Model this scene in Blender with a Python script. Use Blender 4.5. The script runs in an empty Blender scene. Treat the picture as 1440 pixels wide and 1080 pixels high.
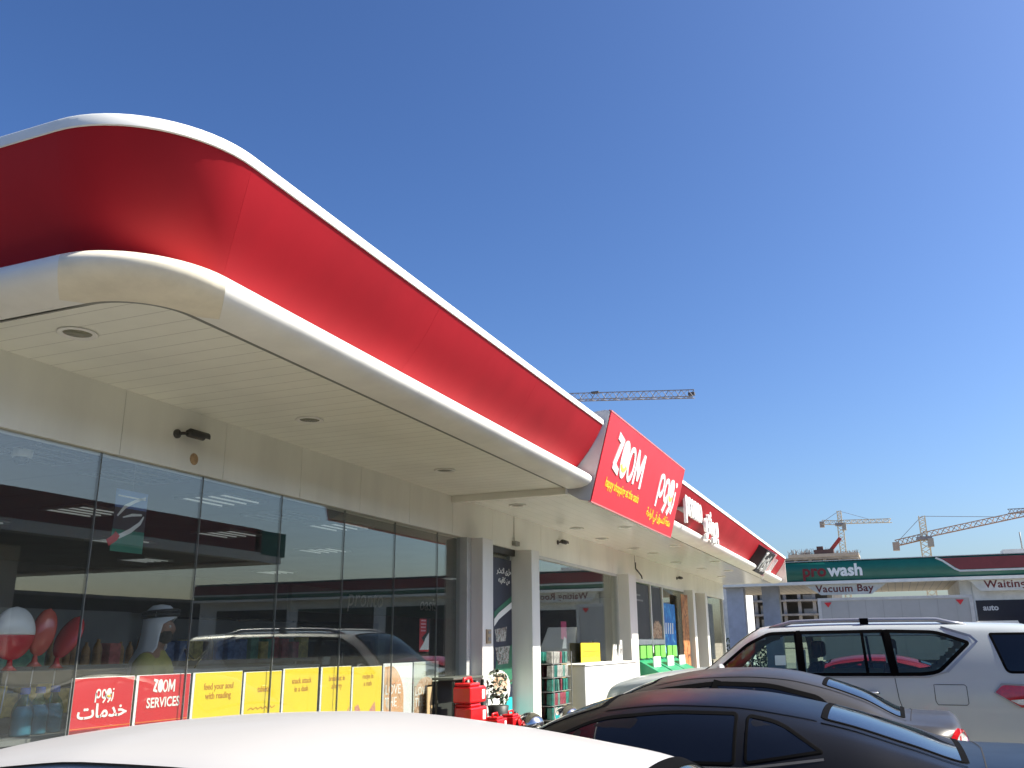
import bpy, bmesh, math, random
import numpy as np
from math import radians as R, pi, sin, cos
from mathutils import Vector, Matrix
from mathutils.geometry import delaunay_2d_cdt, tessellate_polygon
random.seed(7)
scene = bpy.context.scene
COL = scene.collection

# ------------------------------------------------------------------ camera, sky, sun, exposure
EYE = 1.65
cd = bpy.data.cameras.new('Camera')
cd.sensor_width = 36; cd.lens = 1256.2/1440*36; cd.clip_start = .05; cd.clip_end = 6000
cam = bpy.data.objects.new('Camera', cd); COL.objects.link(cam)
yaw, pit, roll = .390165, .283365, -.008137
fw = Vector((-sin(yaw)*cos(pit), cos(yaw)*cos(pit), sin(pit)))
rt = Vector((cos(yaw), sin(yaw), 0)); up = rt.cross(fw)
r2 = cos(roll)*rt + sin(roll)*up; u2 = -sin(roll)*rt + cos(roll)*up
cam.matrix_world = Matrix(((r2.x,u2.x,-fw.x,0),(r2.y,u2.y,-fw.y,0),(r2.z,u2.z,-fw.z,EYE),(0,0,0,1)))
scene.camera = cam

SUN_EL, SUN_AZ = R(45), R(74)          # azimuth clockwise from +Y
w = bpy.data.worlds.new('World'); scene.world = w; w.use_nodes = True
nt = w.node_tree; bg = nt.nodes['Background']
sky = nt.nodes.new('ShaderNodeTexSky'); sky.sky_type = 'NISHITA'; sky.sun_disc = False
sky.sun_elevation = SUN_EL; sky.sun_rotation = SUN_AZ
sky.air_density = 1.0; sky.dust_density = 2.2; sky.ozone_density = 3.0; sky.altitude = 0
hs = nt.nodes.new('ShaderNodeHueSaturation'); hs.inputs['Saturation'].default_value = 1.08; hs.inputs['Value'].default_value = .93
nt.links.new(sky.outputs[0], hs.inputs['Color']); tn = nt.nodes.new('ShaderNodeMix'); tn.data_type = 'RGBA'; tn.blend_type = 'MULTIPLY'; tn.inputs[0].default_value = 1; tn.inputs[7].default_value = (.96,1.0,1.07,1)
nt.links.new(hs.outputs[0], tn.inputs[6]); gm = nt.nodes.new('ShaderNodeGamma'); gm.inputs[1].default_value = 1.34
nt.links.new(tn.outputs[2], gm.inputs[0]); nt.links.new(gm.outputs[0], bg.inputs[0]); bg.inputs[1].default_value = .05
sd = bpy.data.lights.new('Sun', 'SUN'); sd.energy = 4.2; sd.angle = R(.53); sd.color = (1, .945, .83)
so = bpy.data.objects.new('Sun', sd); COL.objects.link(so)
sdir = Vector((sin(SUN_AZ)*cos(SUN_EL), cos(SUN_AZ)*cos(SUN_EL), sin(SUN_EL)))
so.rotation_euler = sdir.to_track_quat('Z', 'Y').to_euler(); so.location = sdir*40
scene.view_settings.view_transform = 'Standard'; scene.view_settings.look = 'None'
scene.view_settings.exposure = 1.2; scene.view_settings.gamma = 1
try:
    scene.cycles.max_bounces = 12; scene.cycles.transparent_max_bounces = 24
    scene.cycles.caustics_reflective = False; scene.cycles.caustics_refractive = False
    scene.cycles.sample_clamp_indirect = 6; scene.cycles.use_denoising = True
except Exception: pass

# ------------------------------------------------------------------ materials
MATS = {}
def mat(key, col, rough=.6, metal=0, var=.08, scale=3, bump=0, bscale=40, coat=0, spec=.5, streak=0, col2=None, emit=None, estr=0, aniso=None, ior=None):
    """Principled material whose base colour is broken up by object-space noise (wear, dust)."""
    if key in MATS: return MATS[key]
    m = bpy.data.materials.new(key); m.use_nodes = True; MATS[key] = m
    n = m.node_tree.nodes; l = m.node_tree.links; b = n['Principled BSDF']
    b.inputs['Roughness'].default_value = rough; b.inputs['Metallic'].default_value = metal
    b.inputs['Coat Weight'].default_value = coat; b.inputs['Coat Roughness'].default_value = .04
    b.inputs['Specular IOR Level'].default_value = spec
    if ior: b.inputs['IOR'].default_value = ior
    tc = n.new('ShaderNodeTexCoord'); mp = n.new('ShaderNodeMapping'); l.new(tc.outputs['Object'], mp.inputs[0])
    if streak: mp.inputs['Scale'].default_value = (1, 1, streak)
    nz = n.new('ShaderNodeTexNoise'); nz.inputs['Scale'].default_value = scale; nz.inputs['Detail'].default_value = 5; nz.inputs['Roughness'].default_value = .6
    l.new(mp.outputs[0], nz.inputs['Vector'])
    rp = n.new('ShaderNodeValToRGB'); l.new(nz.outputs['Fac'], rp.inputs[0])
    c2 = col2 or tuple(max(0, c*(1-var*2.2)) for c in col)
    c1 = col if col2 else tuple(min(1, c*(1+var*.6)) for c in col)
    rp.color_ramp.elements[0].position = .3; rp.color_ramp.elements[1].position = .68
    rp.color_ramp.elements[0].color = (*c2, 1); rp.color_ramp.elements[1].color = (*c1, 1)
    l.new(rp.outputs[0], b.inputs['Base Color'])
    mr = n.new('ShaderNodeMapRange'); l.new(nz.outputs['Fac'], mr.inputs[0])
    mr.inputs[3].default_value = min(1, rough*1.2+.02); mr.inputs[4].default_value = rough*.85
    l.new(mr.outputs[0], b.inputs['Roughness'])
    if bump:
        nb = n.new('ShaderNodeTexNoise'); nb.inputs['Scale'].default_value = bscale; l.new(tc.outputs['Object'], nb.inputs['Vector'])
        bp = n.new('ShaderNodeBump'); bp.inputs['Strength'].default_value = bump; bp.inputs['Distance'].default_value = .01
        l.new(nb.outputs['Fac'], bp.inputs['Height']); l.new(bp.outputs[0], b.inputs['Normal'])
    if emit:
        b.inputs['Emission Color'].default_value = (*emit, 1); b.inputs['Emission Strength'].default_value = estr
    return m

def glass_mat(key, tint, ior=1.55, rough=0.0, dust=.012):
    """Thin pane: Fresnel mix of a tinted see-through and a mirror reflection."""
    if key in MATS: return MATS[key]
    m = bpy.data.materials.new(key); m.use_nodes = True; MATS[key] = m
    n = m.node_tree.nodes; l = m.node_tree.links; n.remove(n['Principled BSDF'])
    f0 = ((ior-1)/(ior+1))**2                     # Schlick, the same from both sides of the sheet
    lw = n.new('ShaderNodeLayerWeight'); lw.inputs[0].default_value = .5
    pw = n.new('ShaderNodeMath'); pw.operation = 'POWER'; l.new(lw.outputs['Facing'], pw.inputs[0]); pw.inputs[1].default_value = 4.2
    fr = n.new('ShaderNodeMath'); fr.operation = 'MULTIPLY_ADD'; l.new(pw.outputs[0], fr.inputs[0]); fr.inputs[1].default_value = 1-f0; fr.inputs[2].default_value = f0
    tr = n.new('ShaderNodeBsdfTransparent'); tr.inputs[0].default_value = (*tint, 1)
    gl = n.new('ShaderNodeBsdfGlossy'); gl.inputs['Roughness'].default_value = rough; gl.inputs[0].default_value = (.98,.99,.90,1)
    tc = n.new('ShaderNodeTexCoord'); nz = n.new('ShaderNodeTexNoise'); nz.inputs['Scale'].default_value = .9; nz.inputs['Detail'].default_value = 1
    l.new(tc.outputs['Object'], nz.inputs['Vector'])
    bp = n.new('ShaderNodeBump'); bp.inputs['Strength'].default_value = .02; bp.inputs['Distance'].default_value = .02
    l.new(nz.outputs['Fac'], bp.inputs['Height']); l.new(bp.outputs[0], gl.inputs['Normal'])
    mx = n.new('ShaderNodeMixShader'); l.new(fr.outputs[0], mx.inputs[0]); l.new(tr.outputs[0], mx.inputs[1]); l.new(gl.outputs[0], mx.inputs[2])
    df = n.new('ShaderNodeBsdfDiffuse'); df.inputs[0].default_value = (.55,.56,.50,1)
    m2 = n.new('ShaderNodeMixShader'); m2.inputs[0].default_value = dust; l.new(mx.outputs[0], m2.inputs[1]); l.new(df.outputs[0], m2.inputs[2])
    l.new(m2.outputs[0], n['Material Output'].inputs[0]); return m

def line_mat(key, col, line, axis, period, width, rough=.35, var=.05, spec=.5):
    """Boarded surface: fine grooves every `period` metres along one object axis (0 x, 1 y, 2 z)."""
    m = mat(key, col, rough, var=var, scale=1.3, spec=spec)
    n = m.node_tree.nodes; l = m.node_tree.links; b = n['Principled BSDF']
    tc = n.new('ShaderNodeTexCoord'); sp = n.new('ShaderNodeSeparateXYZ'); l.new(tc.outputs['Object'], sp.inputs[0])
    d = n.new('ShaderNodeMath'); d.operation = 'DIVIDE'; l.new(sp.outputs[axis], d.inputs[0]); d.inputs[1].default_value = period
    f = n.new('ShaderNodeMath'); f.operation = 'FRACT'; l.new(d.outputs[0], f.inputs[0])
    c = n.new('ShaderNodeMath'); c.operation = 'LESS_THAN'; l.new(f.outputs[0], c.inputs[0]); c.inputs[1].default_value = width/period
    old = b.inputs['Base Color'].links[0].from_socket
    mx = n.new('ShaderNodeMix'); mx.data_type = 'RGBA'; l.new(c.outputs[0], mx.inputs[0]); l.new(old, mx.inputs[6]); mx.inputs[7].default_value = (*line, 1)
    l.new(mx.outputs[2], b.inputs['Base Color']); return m

def blotch_mat(key, stops, scale=6, rough=.5, dist=1.5):
    """Photographic print seen from afar: soft colour blotches."""
    if key in MATS: return MATS[key]
    m = bpy.data.materials.new(key); m.use_nodes = True; MATS[key] = m
    n = m.node_tree.nodes; l = m.node_tree.links; b = n['Principled BSDF']; b.inputs['Roughness'].default_value = rough
    tc = n.new('ShaderNodeTexCoord'); nz = n.new('ShaderNodeTexNoise'); nz.inputs['Scale'].default_value = scale
    nz.inputs['Detail'].default_value = 4; nz.inputs['Distortion'].default_value = dist; l.new(tc.outputs['Object'], nz.inputs['Vector'])
    rp = n.new('ShaderNodeValToRGB'); l.new(nz.outputs['Fac'], rp.inputs[0]); e = rp.color_ramp.elements
    while len(e) < len(stops): e.new(.5)
    for k, (p, c) in enumerate(stops): e[k].position = p; e[k].color = (*c, 1)
    l.new(rp.outputs[0], b.inputs['Base Color']); return m

WHITE = mat('white_cladding', (.86,.855,.76), .38, var=.045, scale=2.2, streak=.25)
SOFFIT = line_mat('soffit_boards', (.86,.855,.75), (.58,.57,.49), 1, .15, .007, .42, .05)
SOFFIT_B = line_mat('soffit_boards_glossy', (.82,.81,.74), (.56,.55,.5), 0, .15, .005, .16, .04)
RED = mat('red_cladding', (.41,.012,.022), .55, spec=.2, var=.09, scale=.9, bump=.12, bscale=2.2, streak=.5)
RED_SIGN = mat('red_sign_sheet', (.72,.035,.05), .4, var=.04, scale=1.1)
TRIM = mat('white_trim', (.82,.81,.75), .5, var=.05, scale=2.5)
TRIM_OLD = mat('yellowed_trim', (.80,.74,.59), .5, var=.07, scale=5)
ALU = mat('aluminium_frame', (.60,.61,.58), .4, metal=.25, var=.06)
DARK = mat('dark_gap', (.025,.025,.025), .7)
BLACK = mat('black_plastic', (.018,.018,.018), .42, var=.2)
GREY = mat('grey_plastic', (.25,.25,.24), .5)
CAMBODY = mat('camera_housing', (.045,.043,.038), .45)
STEEL = mat('stainless_steel', (.62,.61,.6), .12, metal=1, var=.05)
GLASS = glass_mat('shop_glass', (.92,.945,.935), 1.66, dust=.02)
PAPERW = mat('white_print', (.82,.82,.80), .5, var=.02)
YEL = mat('yellow_print', (.86,.62,.02), .5, var=.03)
YELTXT = mat('orange_ink', (.55,.22,.01), .6)
YELSIGN = mat('yellow_sign_ink', (.95,.55,.03), .5, var=.03)
REDP = mat('red_print', (.62,.02,.03), .5, var=.04)
GREENP = mat('green_paint', (.006,.13,.09), .35, var=.06, coat=.2)
MAROON = mat('maroon_paint', (.20,.035,.038), .4, var=.08)
CONC = mat('concrete', (.34,.32,.29), .85, var=.14, scale=1.5, bump=.3, bscale=25)
ASPH = mat('asphalt', (.33,.315,.25), .9, var=.18, scale=.8, bump=.5, bscale=60)
PAVER = mat('paver', (.62,.58,.46), .85, var=.14, scale=2, bump=.3)

# ------------------------------------------------------------------ mesh helpers
ORG = {}
class MB:
    def __init__(s): s.v = []; s.f = []; s.sm = []
    def add(s, vs, fs, smooth=False):
        o = len(s.v); s.v += [tuple(p) for p in vs]; s.f += [tuple(i+o for i in f) for f in fs]; s.sm += [smooth]*len(fs); return s
    def box(s, x0,x1,y0,y1,z0,z1):
        v = [(x,y,z) for x in (x0,x1) for y in (y0,y1) for z in (z0,z1)]
        return s.add(v, [(0,1,3,2),(4,6,7,5),(0,4,5,1),(2,3,7,6),(0,2,6,4),(1,5,7,3)])
    def bar(s, a, b, wd, hd=None):
        a = Vector(a); b = Vector(b); d = (b-a).normalized(); hd = hd or wd
        u = d.cross(Vector((0,0,1))); u = u.normalized() if u.length > 1e-4 else Vector((1,0,0)); v = d.cross(u)
        c = [a+u*i*wd/2+v*j*hd/2 for i,j in ((-1,-1),(1,-1),(1,1),(-1,1))]; c += [p+(b-a) for p in c]
        return s.add(c, [(3,2,1,0),(4,5,6,7),(0,1,5,4),(1,2,6,5),(2,3,7,6),(3,0,4,7)])
    def tube(s, pts, r, n=8, caps=True):
        pts = [Vector(p) for p in pts]; rows = []; u = None
        for i, p in enumerate(pts):
            d = (pts[min(i+1,len(pts)-1)]-pts[max(i-1,0)]).normalized()
            if u is None: u = d.cross(Vector((0,0,1))); u = u if u.length > .05 else d.cross(Vector((1,0,0)))
            u = (u-d*u.dot(d)).normalized(); v = d.cross(u); rr = r[i] if isinstance(r,(list,tuple)) else r
            rows.append([p+rr*(cos(2*pi*k/n)*u+sin(2*pi*k/n)*v) for k in range(n)])
        return s.rows(rows, True, caps)
    def rows(s, rows, closed=False, caps=False, smooth=True):
        n = len(rows[0]); vs = [p for r in rows for p in r]; fs = []
        for i in range(len(rows)-1):
            for k in range(n if closed else n-1):
                k2 = (k+1) % n; fs.append((i*n+k, i*n+k2, (i+1)*n+k2, (i+1)*n+k))
        s.add(vs, fs, smooth)
        if caps:
            o = len(s.v)-len(vs)
            s.f += [tuple(o+k for k in reversed(range(n))), tuple(o+(len(rows)-1)*n+k for k in range(n))]; s.sm += [False, False]
        return s
    def lathe(s, prof, c, n=24, axis='z', caps=True):
        rows = []
        for r, h in prof:
            row = []
            for k in range(n):
                a = 2*pi*k/n; p = (r*cos(a), r*sin(a), h)
                if axis == 'y': p = (p[0], p[2], p[1])
                if axis == 'x': p = (p[2], p[0], p[1])
                row.append((c[0]+p[0], c[1]+p[1], c[2]+p[2]))
            rows.append(row)
        return s.rows(rows, True, caps)
    def plate(s, fr, poly, d0, d1):
        """Extruded polygon in frame fr=(origin,ux,uy,un) between depths d0<d1."""
        o, ux, uy, un = fr; n = len(poly)
        a = sum(poly[i][0]*poly[(i+1)%n][1]-poly[(i+1)%n][0]*poly[i][1] for i in range(n))
        if a < 0: poly = poly[::-1]
        v = [o+ux*p[0]+uy*p[1]+un*d0 for p in poly]+[o+ux*p[0]+uy*p[1]+un*d1 for p in poly]
        tri = tessellate_polygon([[Vector((p[0],p[1],0)) for p in poly]])
        fs = []
        for t in tri:
            a3 = (poly[t[1]][0]-poly[t[0]][0])*(poly[t[2]][1]-poly[t[0]][1])-(poly[t[2]][0]-poly[t[0]][0])*(poly[t[1]][1]-poly[t[0]][1])
            if a3 < 0: t = (t[0], t[2], t[1])
            fs += [(t[0]+n,t[1]+n,t[2]+n), (t[2],t[1],t[0])]
        fs += [(i,(i+1)%n,(i+1)%n+n,i+n) for i in range(n)]
        return s.add(v, fs)
    def rect(s, fr, x0,x1,y0,y1,d0,d1): return s.plate(fr, [(x0,y0),(x1,y0),(x1,y1),(x0,y1)], d0, d1)
    def stroke(s, fr, pts, wd, d0, d1, closed=False):
        pts = [Vector((p[0],p[1],0)) for p in pts]; n = len(pts); L, Rr = [], []
        for i in range(n):
            a = pts[i-1] if (i or closed) else pts[i]; b = pts[(i+1)%n] if (i < n-1 or closed) else pts[i]
            d = (b-a).normalized(); nn = Vector((-d.y,d.x,0)); ww = wd[i] if isinstance(wd,(list,tuple)) else wd
            L.append(pts[i]+nn*ww/2); Rr.append(pts[i]-nn*ww/2)
        for i in range(n if closed else n-1):
            j = (i+1) % n; s.plate(fr, [tuple(p)[:2] for p in (L[i],Rr[i],Rr[j],L[j])], d0, d1)
        return s
    def text(s, fr, txt, x, y, size, d0, d1, align='CENTER', bold=0, shear=0, sx=1, spacing=1):
        c = bpy.data.curves.new('txt','FONT'); c.body = txt; c.size = size; c.align_x = align; c.offset = bold*size; c.shear = shear
        c.space_character = spacing; c.resolution_u = 3
        o = bpy.data.objects.new('txt', c); COL.objects.link(o); bpy.context.view_layer.update()
        me = bpy.data.meshes.new_from_object(o.evaluated_get(bpy.context.evaluated_depsgraph_get()))
        og, ux, uy, un = fr; h = (d1-d0)
        bm = bmesh.new(); bm.from_mesh(me); bmesh.ops.remove_doubles(bm, verts=bm.verts, dist=size*1e-4)
        n0 = [v.co.copy() for v in bm.verts]; idx = {v:i for i,v in enumerate(bm.verts)}; n = len(n0)
        top = [tuple(idx[v] for v in f.verts) for f in bm.faces]
        side = []
        for e in bm.edges:
            if len(e.link_faces) == 1:
                vv = [idx[l.vert] for l in e.link_loops]; a = vv[0]; b = [idx[v] for v in e.verts if idx[v] != a][0]
                side.append((a, a+n, b+n, b)[::-1])
        P = lambda q, d: og+ux*(x+q.x*sx)+uy*(y+q.y)+un*d
        fix = []
        for t in top:
            a, b, c3 = n0[t[0]], n0[t[1]], n0[t[2]]
            fix.append(t if (b-a).cross(c3-a).z >= 0 else t[::-1])
        s.add([P(q,d1) for q in n0]+[P(q,d0) for q in n0], fix+side)
        bm.free(); bpy.data.objects.remove(o); bpy.data.curves.remove(c); bpy.data.meshes.remove(me); return s
    def build(s, name, m, parent=None, bevel=0, base=None, seg=2):
        me = bpy.data.meshes.new(name)
        if parent is not None: org = ORG[parent]
        elif base is not None: org = Vector(base)
        else:
            a = np.array(s.v); org = Vector(((a[:,0].min()+a[:,0].max())/2, (a[:,1].min()+a[:,1].max())/2, a[:,2].min()))
        me.from_pydata([(p[0]-org.x, p[1]-org.y, p[2]-org.z) for p in s.v], [], s.f); me.validate(); me.update()
        if len(me.polygons) == len(s.sm): me.polygons.foreach_set('use_smooth', s.sm)
        if isinstance(m, list):
            for q in m: me.materials.append(q)
        else: me.materials.append(m)
        o = bpy.data.objects.new(name, me); COL.objects.link(o)
        if parent is not None: o.parent = parent
        else: o.location = org
        ORG[o] = org
        if bevel:
            b = o.modifiers.new('edge','BEVEL'); b.width = bevel; b.segments = seg; b.limit_method = 'ANGLE'; b.angle_limit = R(40)
        return o
def tag(o, label=None, cat=None, group=None, kind=None):
    for k, v in (('label',label),('category',cat),('group',group),('kind',kind)):
        if v: o[k] = v
    return o
def thing(name, label, cat, loc, group=None):
    o = bpy.data.objects.new(name, None); o.empty_display_size = .1; COL.objects.link(o); o.location = loc; ORG[o] = Vector(loc)
    return tag(o, label, cat, group)
def copy_tree(o, parent=None):
    c = o.copy(); COL.objects.link(c)
    if parent is not None: c.parent = parent
    ORG[c] = ORG[o]
    for ch in o.children: copy_tree(ch, c)
    return c
X_, Y_, Z_ = Vector((1,0,0)), Vector((0,1,0)), Vector((0,0,1))
def FX(x, y=0, z=0): return (Vector((x,y,z)), Y_, Z_, X_)       # faces +X, reads along +Y
def FY(y, x=0, z=0): return (Vector((x,y,z)), X_, Z_, -Y_)      # faces -Y, reads along +X
def arc(cx, cy, rx, ry, a0, a1, n): return [(cx+rx*cos(R(a0+(a1-a0)*i/n)), cy+ry*sin(R(a0+(a1-a0)*i/n))) for i in range(n+1)]
def ell(cx, cy, rx, ry, n=28): return arc(cx,cy,rx,ry,0,360,n)[:-1]
# Arabic letters need joined forms in visual order: (isolated, final, initial, medial)
AR = {'ا':('FE8D','FE8E',0,0),'ب':('FE8F','FE90','FE91','FE92'),'ة':('FE93','FE94',0,0),'ت':('FE95','FE96','FE97','FE98'),'ج':('FE9D','FE9E','FE9F','FEA0'),
 'ح':('FEA1','FEA2','FEA3','FEA4'),'خ':('FEA5','FEA6','FEA7','FEA8'),'د':('FEA9','FEAA',0,0),'ر':('FEAD','FEAE',0,0),'ز':('FEAF','FEB0',0,0),'س':('FEB1','FEB2','FEB3','FEB4'),
 'ش':('FEB5','FEB6','FEB7','FEB8'),'ع':('FEC9','FECA','FECB','FECC'),'ف':('FED1','FED2','FED3','FED4'),'ق':('FED5','FED6','FED7','FED8'),'ك':('FED9','FEDA','FEDB','FEDC'),
 'ل':('FEDD','FEDE','FEDF','FEE0'),'م':('FEE1','FEE2','FEE3','FEE4'),'ن':('FEE5','FEE6','FEE7','FEE8'),'ه':('FEE9','FEEA','FEEB','FEEC'),'و':('FEED','FEEE',0,0),'ي':('FEF1','FEF2','FEF3','FEF4')}
def arabic(t):
    out = []
    for i, ch in enumerate(t):
        if ch not in AR: out.append(ch); continue
        pj = i > 0 and t[i-1] in AR and AR[t[i-1]][2]; nj = i < len(t)-1 and t[i+1] in AR and AR[ch][2]
        k = 3 if pj and nj else 1 if pj else 2 if nj else 0
        out.append(chr(int(AR[ch][k],16)))
    return ''.join(reversed(out))

# ------------------------------------------------------------------ the setting: ground, road, pavement
def plane(name, x0,x1,y0,y1,z,m, th=.0):
    b = MB(); b.add([(x0,y0,z),(x1,y0,z),(x1,y1,z),(x0,y1,z)], [(0,1,2,3)]); o = b.build(name, m, base=(0,0,z)); return tag(o, kind='structure')
SAND = mat('sand', (.42,.36,.27), .95, var=.12, scale=.05)
plane('ground', -2500,2500,-2500,2500,-.02,SAND)
plane('forecourt_paving', -60,60,-60,80,-.012,mat('interlock', (.24,.225,.19), .85, var=.10, scale=.6, bump=.3))
plane('parking_lot', -3.6,6.5,.5,34,-.004,ASPH)
plane('road', -60,60,-60,.6,-.006,mat('darkened_ground', (.07,.068,.064), .9, var=.2, scale=.8))  # unseen dark ground added to cut bounce onto the near fascia end
plane('shade_ground', 8.0,60,.61,33,-.008,MATS['darkened_ground'])  # darker ground colour stands for shade on the paving mirrored in the glass
lb = MB()
for y in (-6.2,-3.4,-.6,.55,3.98,7.15,10.4,14.2,17,19.8,22.6): lb.box(-3.5,1.5,y-.05,y+.05,-.003,.0)
tag(lb.build('parking_bay_markings', mat('road_paint', (.72,.72,.68), .7, var=.15, scale=5)), kind='structure')
b = MB(); b.box(-4.9,-3.92,2.2,29.5,-.02,.145); tag(b.build('pavement', PAVER), kind='structure')
b = MB(); b.box(-3.916,-3.74,2.2,29.5,-.02,.14); tag(b.build('kerb', CONC, bevel=.02), kind='structure')

# ------------------------------------------------------------------ the shop
YS, YE = 3.26, 27.93
shop = thing('shop_building', 'long white single storey shop with glazed front, red fascia and deep overhanging canopy', 'shop', (-8.5,15.5,0))
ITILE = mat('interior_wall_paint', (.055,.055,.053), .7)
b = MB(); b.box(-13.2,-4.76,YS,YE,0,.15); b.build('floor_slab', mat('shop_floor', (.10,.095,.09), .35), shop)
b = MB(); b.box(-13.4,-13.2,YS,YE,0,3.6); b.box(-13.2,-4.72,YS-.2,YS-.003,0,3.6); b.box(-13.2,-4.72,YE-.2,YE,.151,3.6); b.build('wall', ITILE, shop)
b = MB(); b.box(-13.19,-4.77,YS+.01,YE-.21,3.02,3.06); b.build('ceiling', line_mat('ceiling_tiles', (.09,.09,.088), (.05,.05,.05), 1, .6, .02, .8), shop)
b = MB(); b.box(-13.4,-3.45,YS-.1,YE,3.86,3.98); b.build('roof', CONC, shop)
seams = [YS,4.42,5.45,6.45,7.43,8.42,9.455,10.62,12.4,14.2,16.1,17.86,20.0,22,24,26,YE]
for a, c in zip(seams, seams[1:]):
    b = MB(); b.box(-4.80,-4.66,a+.0025,c-.0025,2.885,3.334); b.build('header_panel', WHITE, shop)
b = MB(); b.box(-4.81,-4.665,YS,YE,2.89,3.85); b.build('header_backing', DARK, shop)
# glazing of the long front
panes = [YS+.01,4.31,5.28,6.256,7.233,8.19,9.155,9.74]
for a, c in zip(panes, panes[1:]):
    b = MB(); b.box(-4.706,-4.694,a+.0025,c-.0025,.2,2.9); b.build('window_pane', GLASS, shop)
for y in panes[1:-1]:
    b = MB(); b.box(-4.709,-4.691,y-.0024,y+.0024,.2,2.88); b.build('glazing_joint', mat('silicone', (.16,.17,.16), .5), shop)
b = MB(); b.box(-4.76,-4.64,YS,9.74,.146,.2); b.build('window_sill', ALU, shop)
b = MB(); b.box(-4.74,-4.60,9.745,9.855,.146,2.884); b.build('window_frame', ALU, shop, bevel=.004)
# columns
for y0, y1 in ((9.86,10.17),(11.47,11.76),(16.42,16.93),(22.25,22.53),(23.85,24.13)):
    b = MB(); b.box(-4.80,-4.45,y0,y1,.146,2.884); b.build('column', mat('column_cladding', (.80,.79,.73), .35, var=.05, scale=2, streak=.3), shop, bevel=.006)
# sliding door between the first columns
b = MB(); b.box(-4.75,-4.69,10.62,11.46,2.80,2.884); b.box(-4.75,-4.69,10.62,10.66,.16,2.80); dfr = b.build('door_frame', BLACK, shop)
b = MB(); b.box(-4.765,-4.75,10.175,11.465,.16,2.80); dr = b.build('door', GLASS, shop)
b = MB(); b.box(-4.775,-4.74,10.175,10.24,.16,2.80); b.box(-4.775,-4.74,11.40,11.465,.16,2.80); b.build('door_stile', ALU, dr)
# second window
b = MB(); b.box(-4.706,-4.694,11.80,16.38,.2,2.84); b.build('window_pane', GLASS, shop)
fr2 = MB(); fr2.box(-4.74,-4.66,11.765,11.80,.2,2.884); fr2.box(-4.74,-4.66,16.38,16.415,.2,2.884); fr2.box(-4.735,-4.665,11.80,16.38,2.84,2.884); fr2.box(-4.735,-4.665,11.765,16.415,.15,.2); fr2.build('window_frame', ALU, shop)
# third window, in four lights with white bars
lights = [(17.0,18.86),(18.94,19.92),(20.0,22.2)]
fr3 = MB(); fr3.box(-4.75,-4.65,16.935,17.0,.2,2.884); fr3.box(-4.745,-4.655,17.0,22.2,2.83,2.884); fr3.box(-4.745,-4.655,16.935,22.24,.15,.2)
for y in (18.90,19.96): fr3.box(-4.74,-4.66,y-.04,y+.04,.2,2.83)
fr3.box(-4.735,-4.665,17.0,19.92,1.62,1.72); fr3.build('window_frame', mat('white_frame', (.75,.75,.72), .4), shop)
for a, c in lights:
    b = MB(); b.box(-4.706,-4.694,a,c,.2,2.83); b.build('window_pane', GLASS, shop)
b = MB(); b.box(-4.706,-4.694,22.55,23.83,.2,2.87); b.build('door', GLASS, shop)
b = MB(); b.box(-4.69,-4.60,22.60,22.63,.9,1.6); b.build('door_handle', STEEL, shop)
b = MB(); b.box(-4.706,-4.694,24.15,YE-.3,.2,2.87); b.build('window_pane', GLASS, shop)
b = MB(); b.box(-4.75,-4.65,YE-.3,YE-.22,.2,2.884); b.box(-4.745,-4.655,24.15,YE-.3,.9,.98); b.build('window_frame', ALU, shop)

# canopy: soffit, bullnose, red fascia, white top trim
def plan(o, r, seg, n=16):
    x, y = -3.25+o, 3.11-o
    if seg[0] == 'Y':
        s0 = y+r if seg[1] is None else seg[1]
        return [(x, s0+(seg[2]-s0)*k/3) for k in range(4)][::-1]
    if seg[0] == 'arc': return [(x-r+r*cos(-a), y+r+r*sin(-a)) for a in [pi/2*k/n for k in range(n+1)]]
    if seg[0] == 'X':
        s0 = x-r if seg[1] is None else seg[1]
        return [(s0+(seg[2]-s0)*k/3, y) for k in range(4)]
def sweep(name, m, sec, seg, label=None):
    """sec: list of (offset, z, corner radius); one cladding piece along one stretch of the eaves."""
    cols = [[(px,py,z) for px,py in plan(o,r,seg)] for o,z,r in sec]
    rows = [list(q) for q in zip(*cols)]
    g = .0012
    if seg[0] == 'Y':
        rows[0] = [(p[0],p[1]-g,p[2]) for p in rows[0]]; rows[-1] = [(p[0],p[1]+g,p[2]) for p in rows[-1]]
    b = MB(); b.rows(rows, caps=False)
    o = b.build(name, m, shop)
    sol = o.modifiers.new('sheet','SOLIDIFY'); sol.thickness = .012; sol.offset = -1; es = o.modifiers.new('crease','EDGE_SPLIT'); es.split_angle = R(50)
    if label: o['label'] = label
    return o
rad = lambda o: .30+.24*min(1, max(0, o)/.12)
FAS = []
for k in range(9):
    t = k/8; o = .12+.345*t+.028*sin(pi*t); FAS.append((o, 3.53+.485*t, .53+.11*t))
NOSE = [(o,z,rad(o)) for o,z in ((.105,3.532),(.215,3.504),(.285,3.468),(.314,3.436),(.317,3.41),(.302,3.376),(.262,3.346),(.20,3.327),(.12,3.318),(.035,3.317))][::-1]
TRIMS = [(.468,4.012,.64), (.474,4.016,.64), (.476,4.066,.64), (.470,4.076,.64), (.38,4.078,.64)]
GROOVE = [(.035,3.375,.3),(.0,3.372,.3),(-.025,3.335,.3)]
spans = [('Y',None,5.42),('Y',5.42,7.42),('Y',7.42,9.45),('Y',13.45,17.3),('Y',17.3,21.0),('Y',21.0,24.6),('Y',24.6,28.05)]
for s in spans:
    sweep('fascia_panel', RED, FAS, s); sweep('top_trim', TRIM, TRIMS, s)
    sweep('bullnose_trim', TRIM, NOSE, s)
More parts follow.
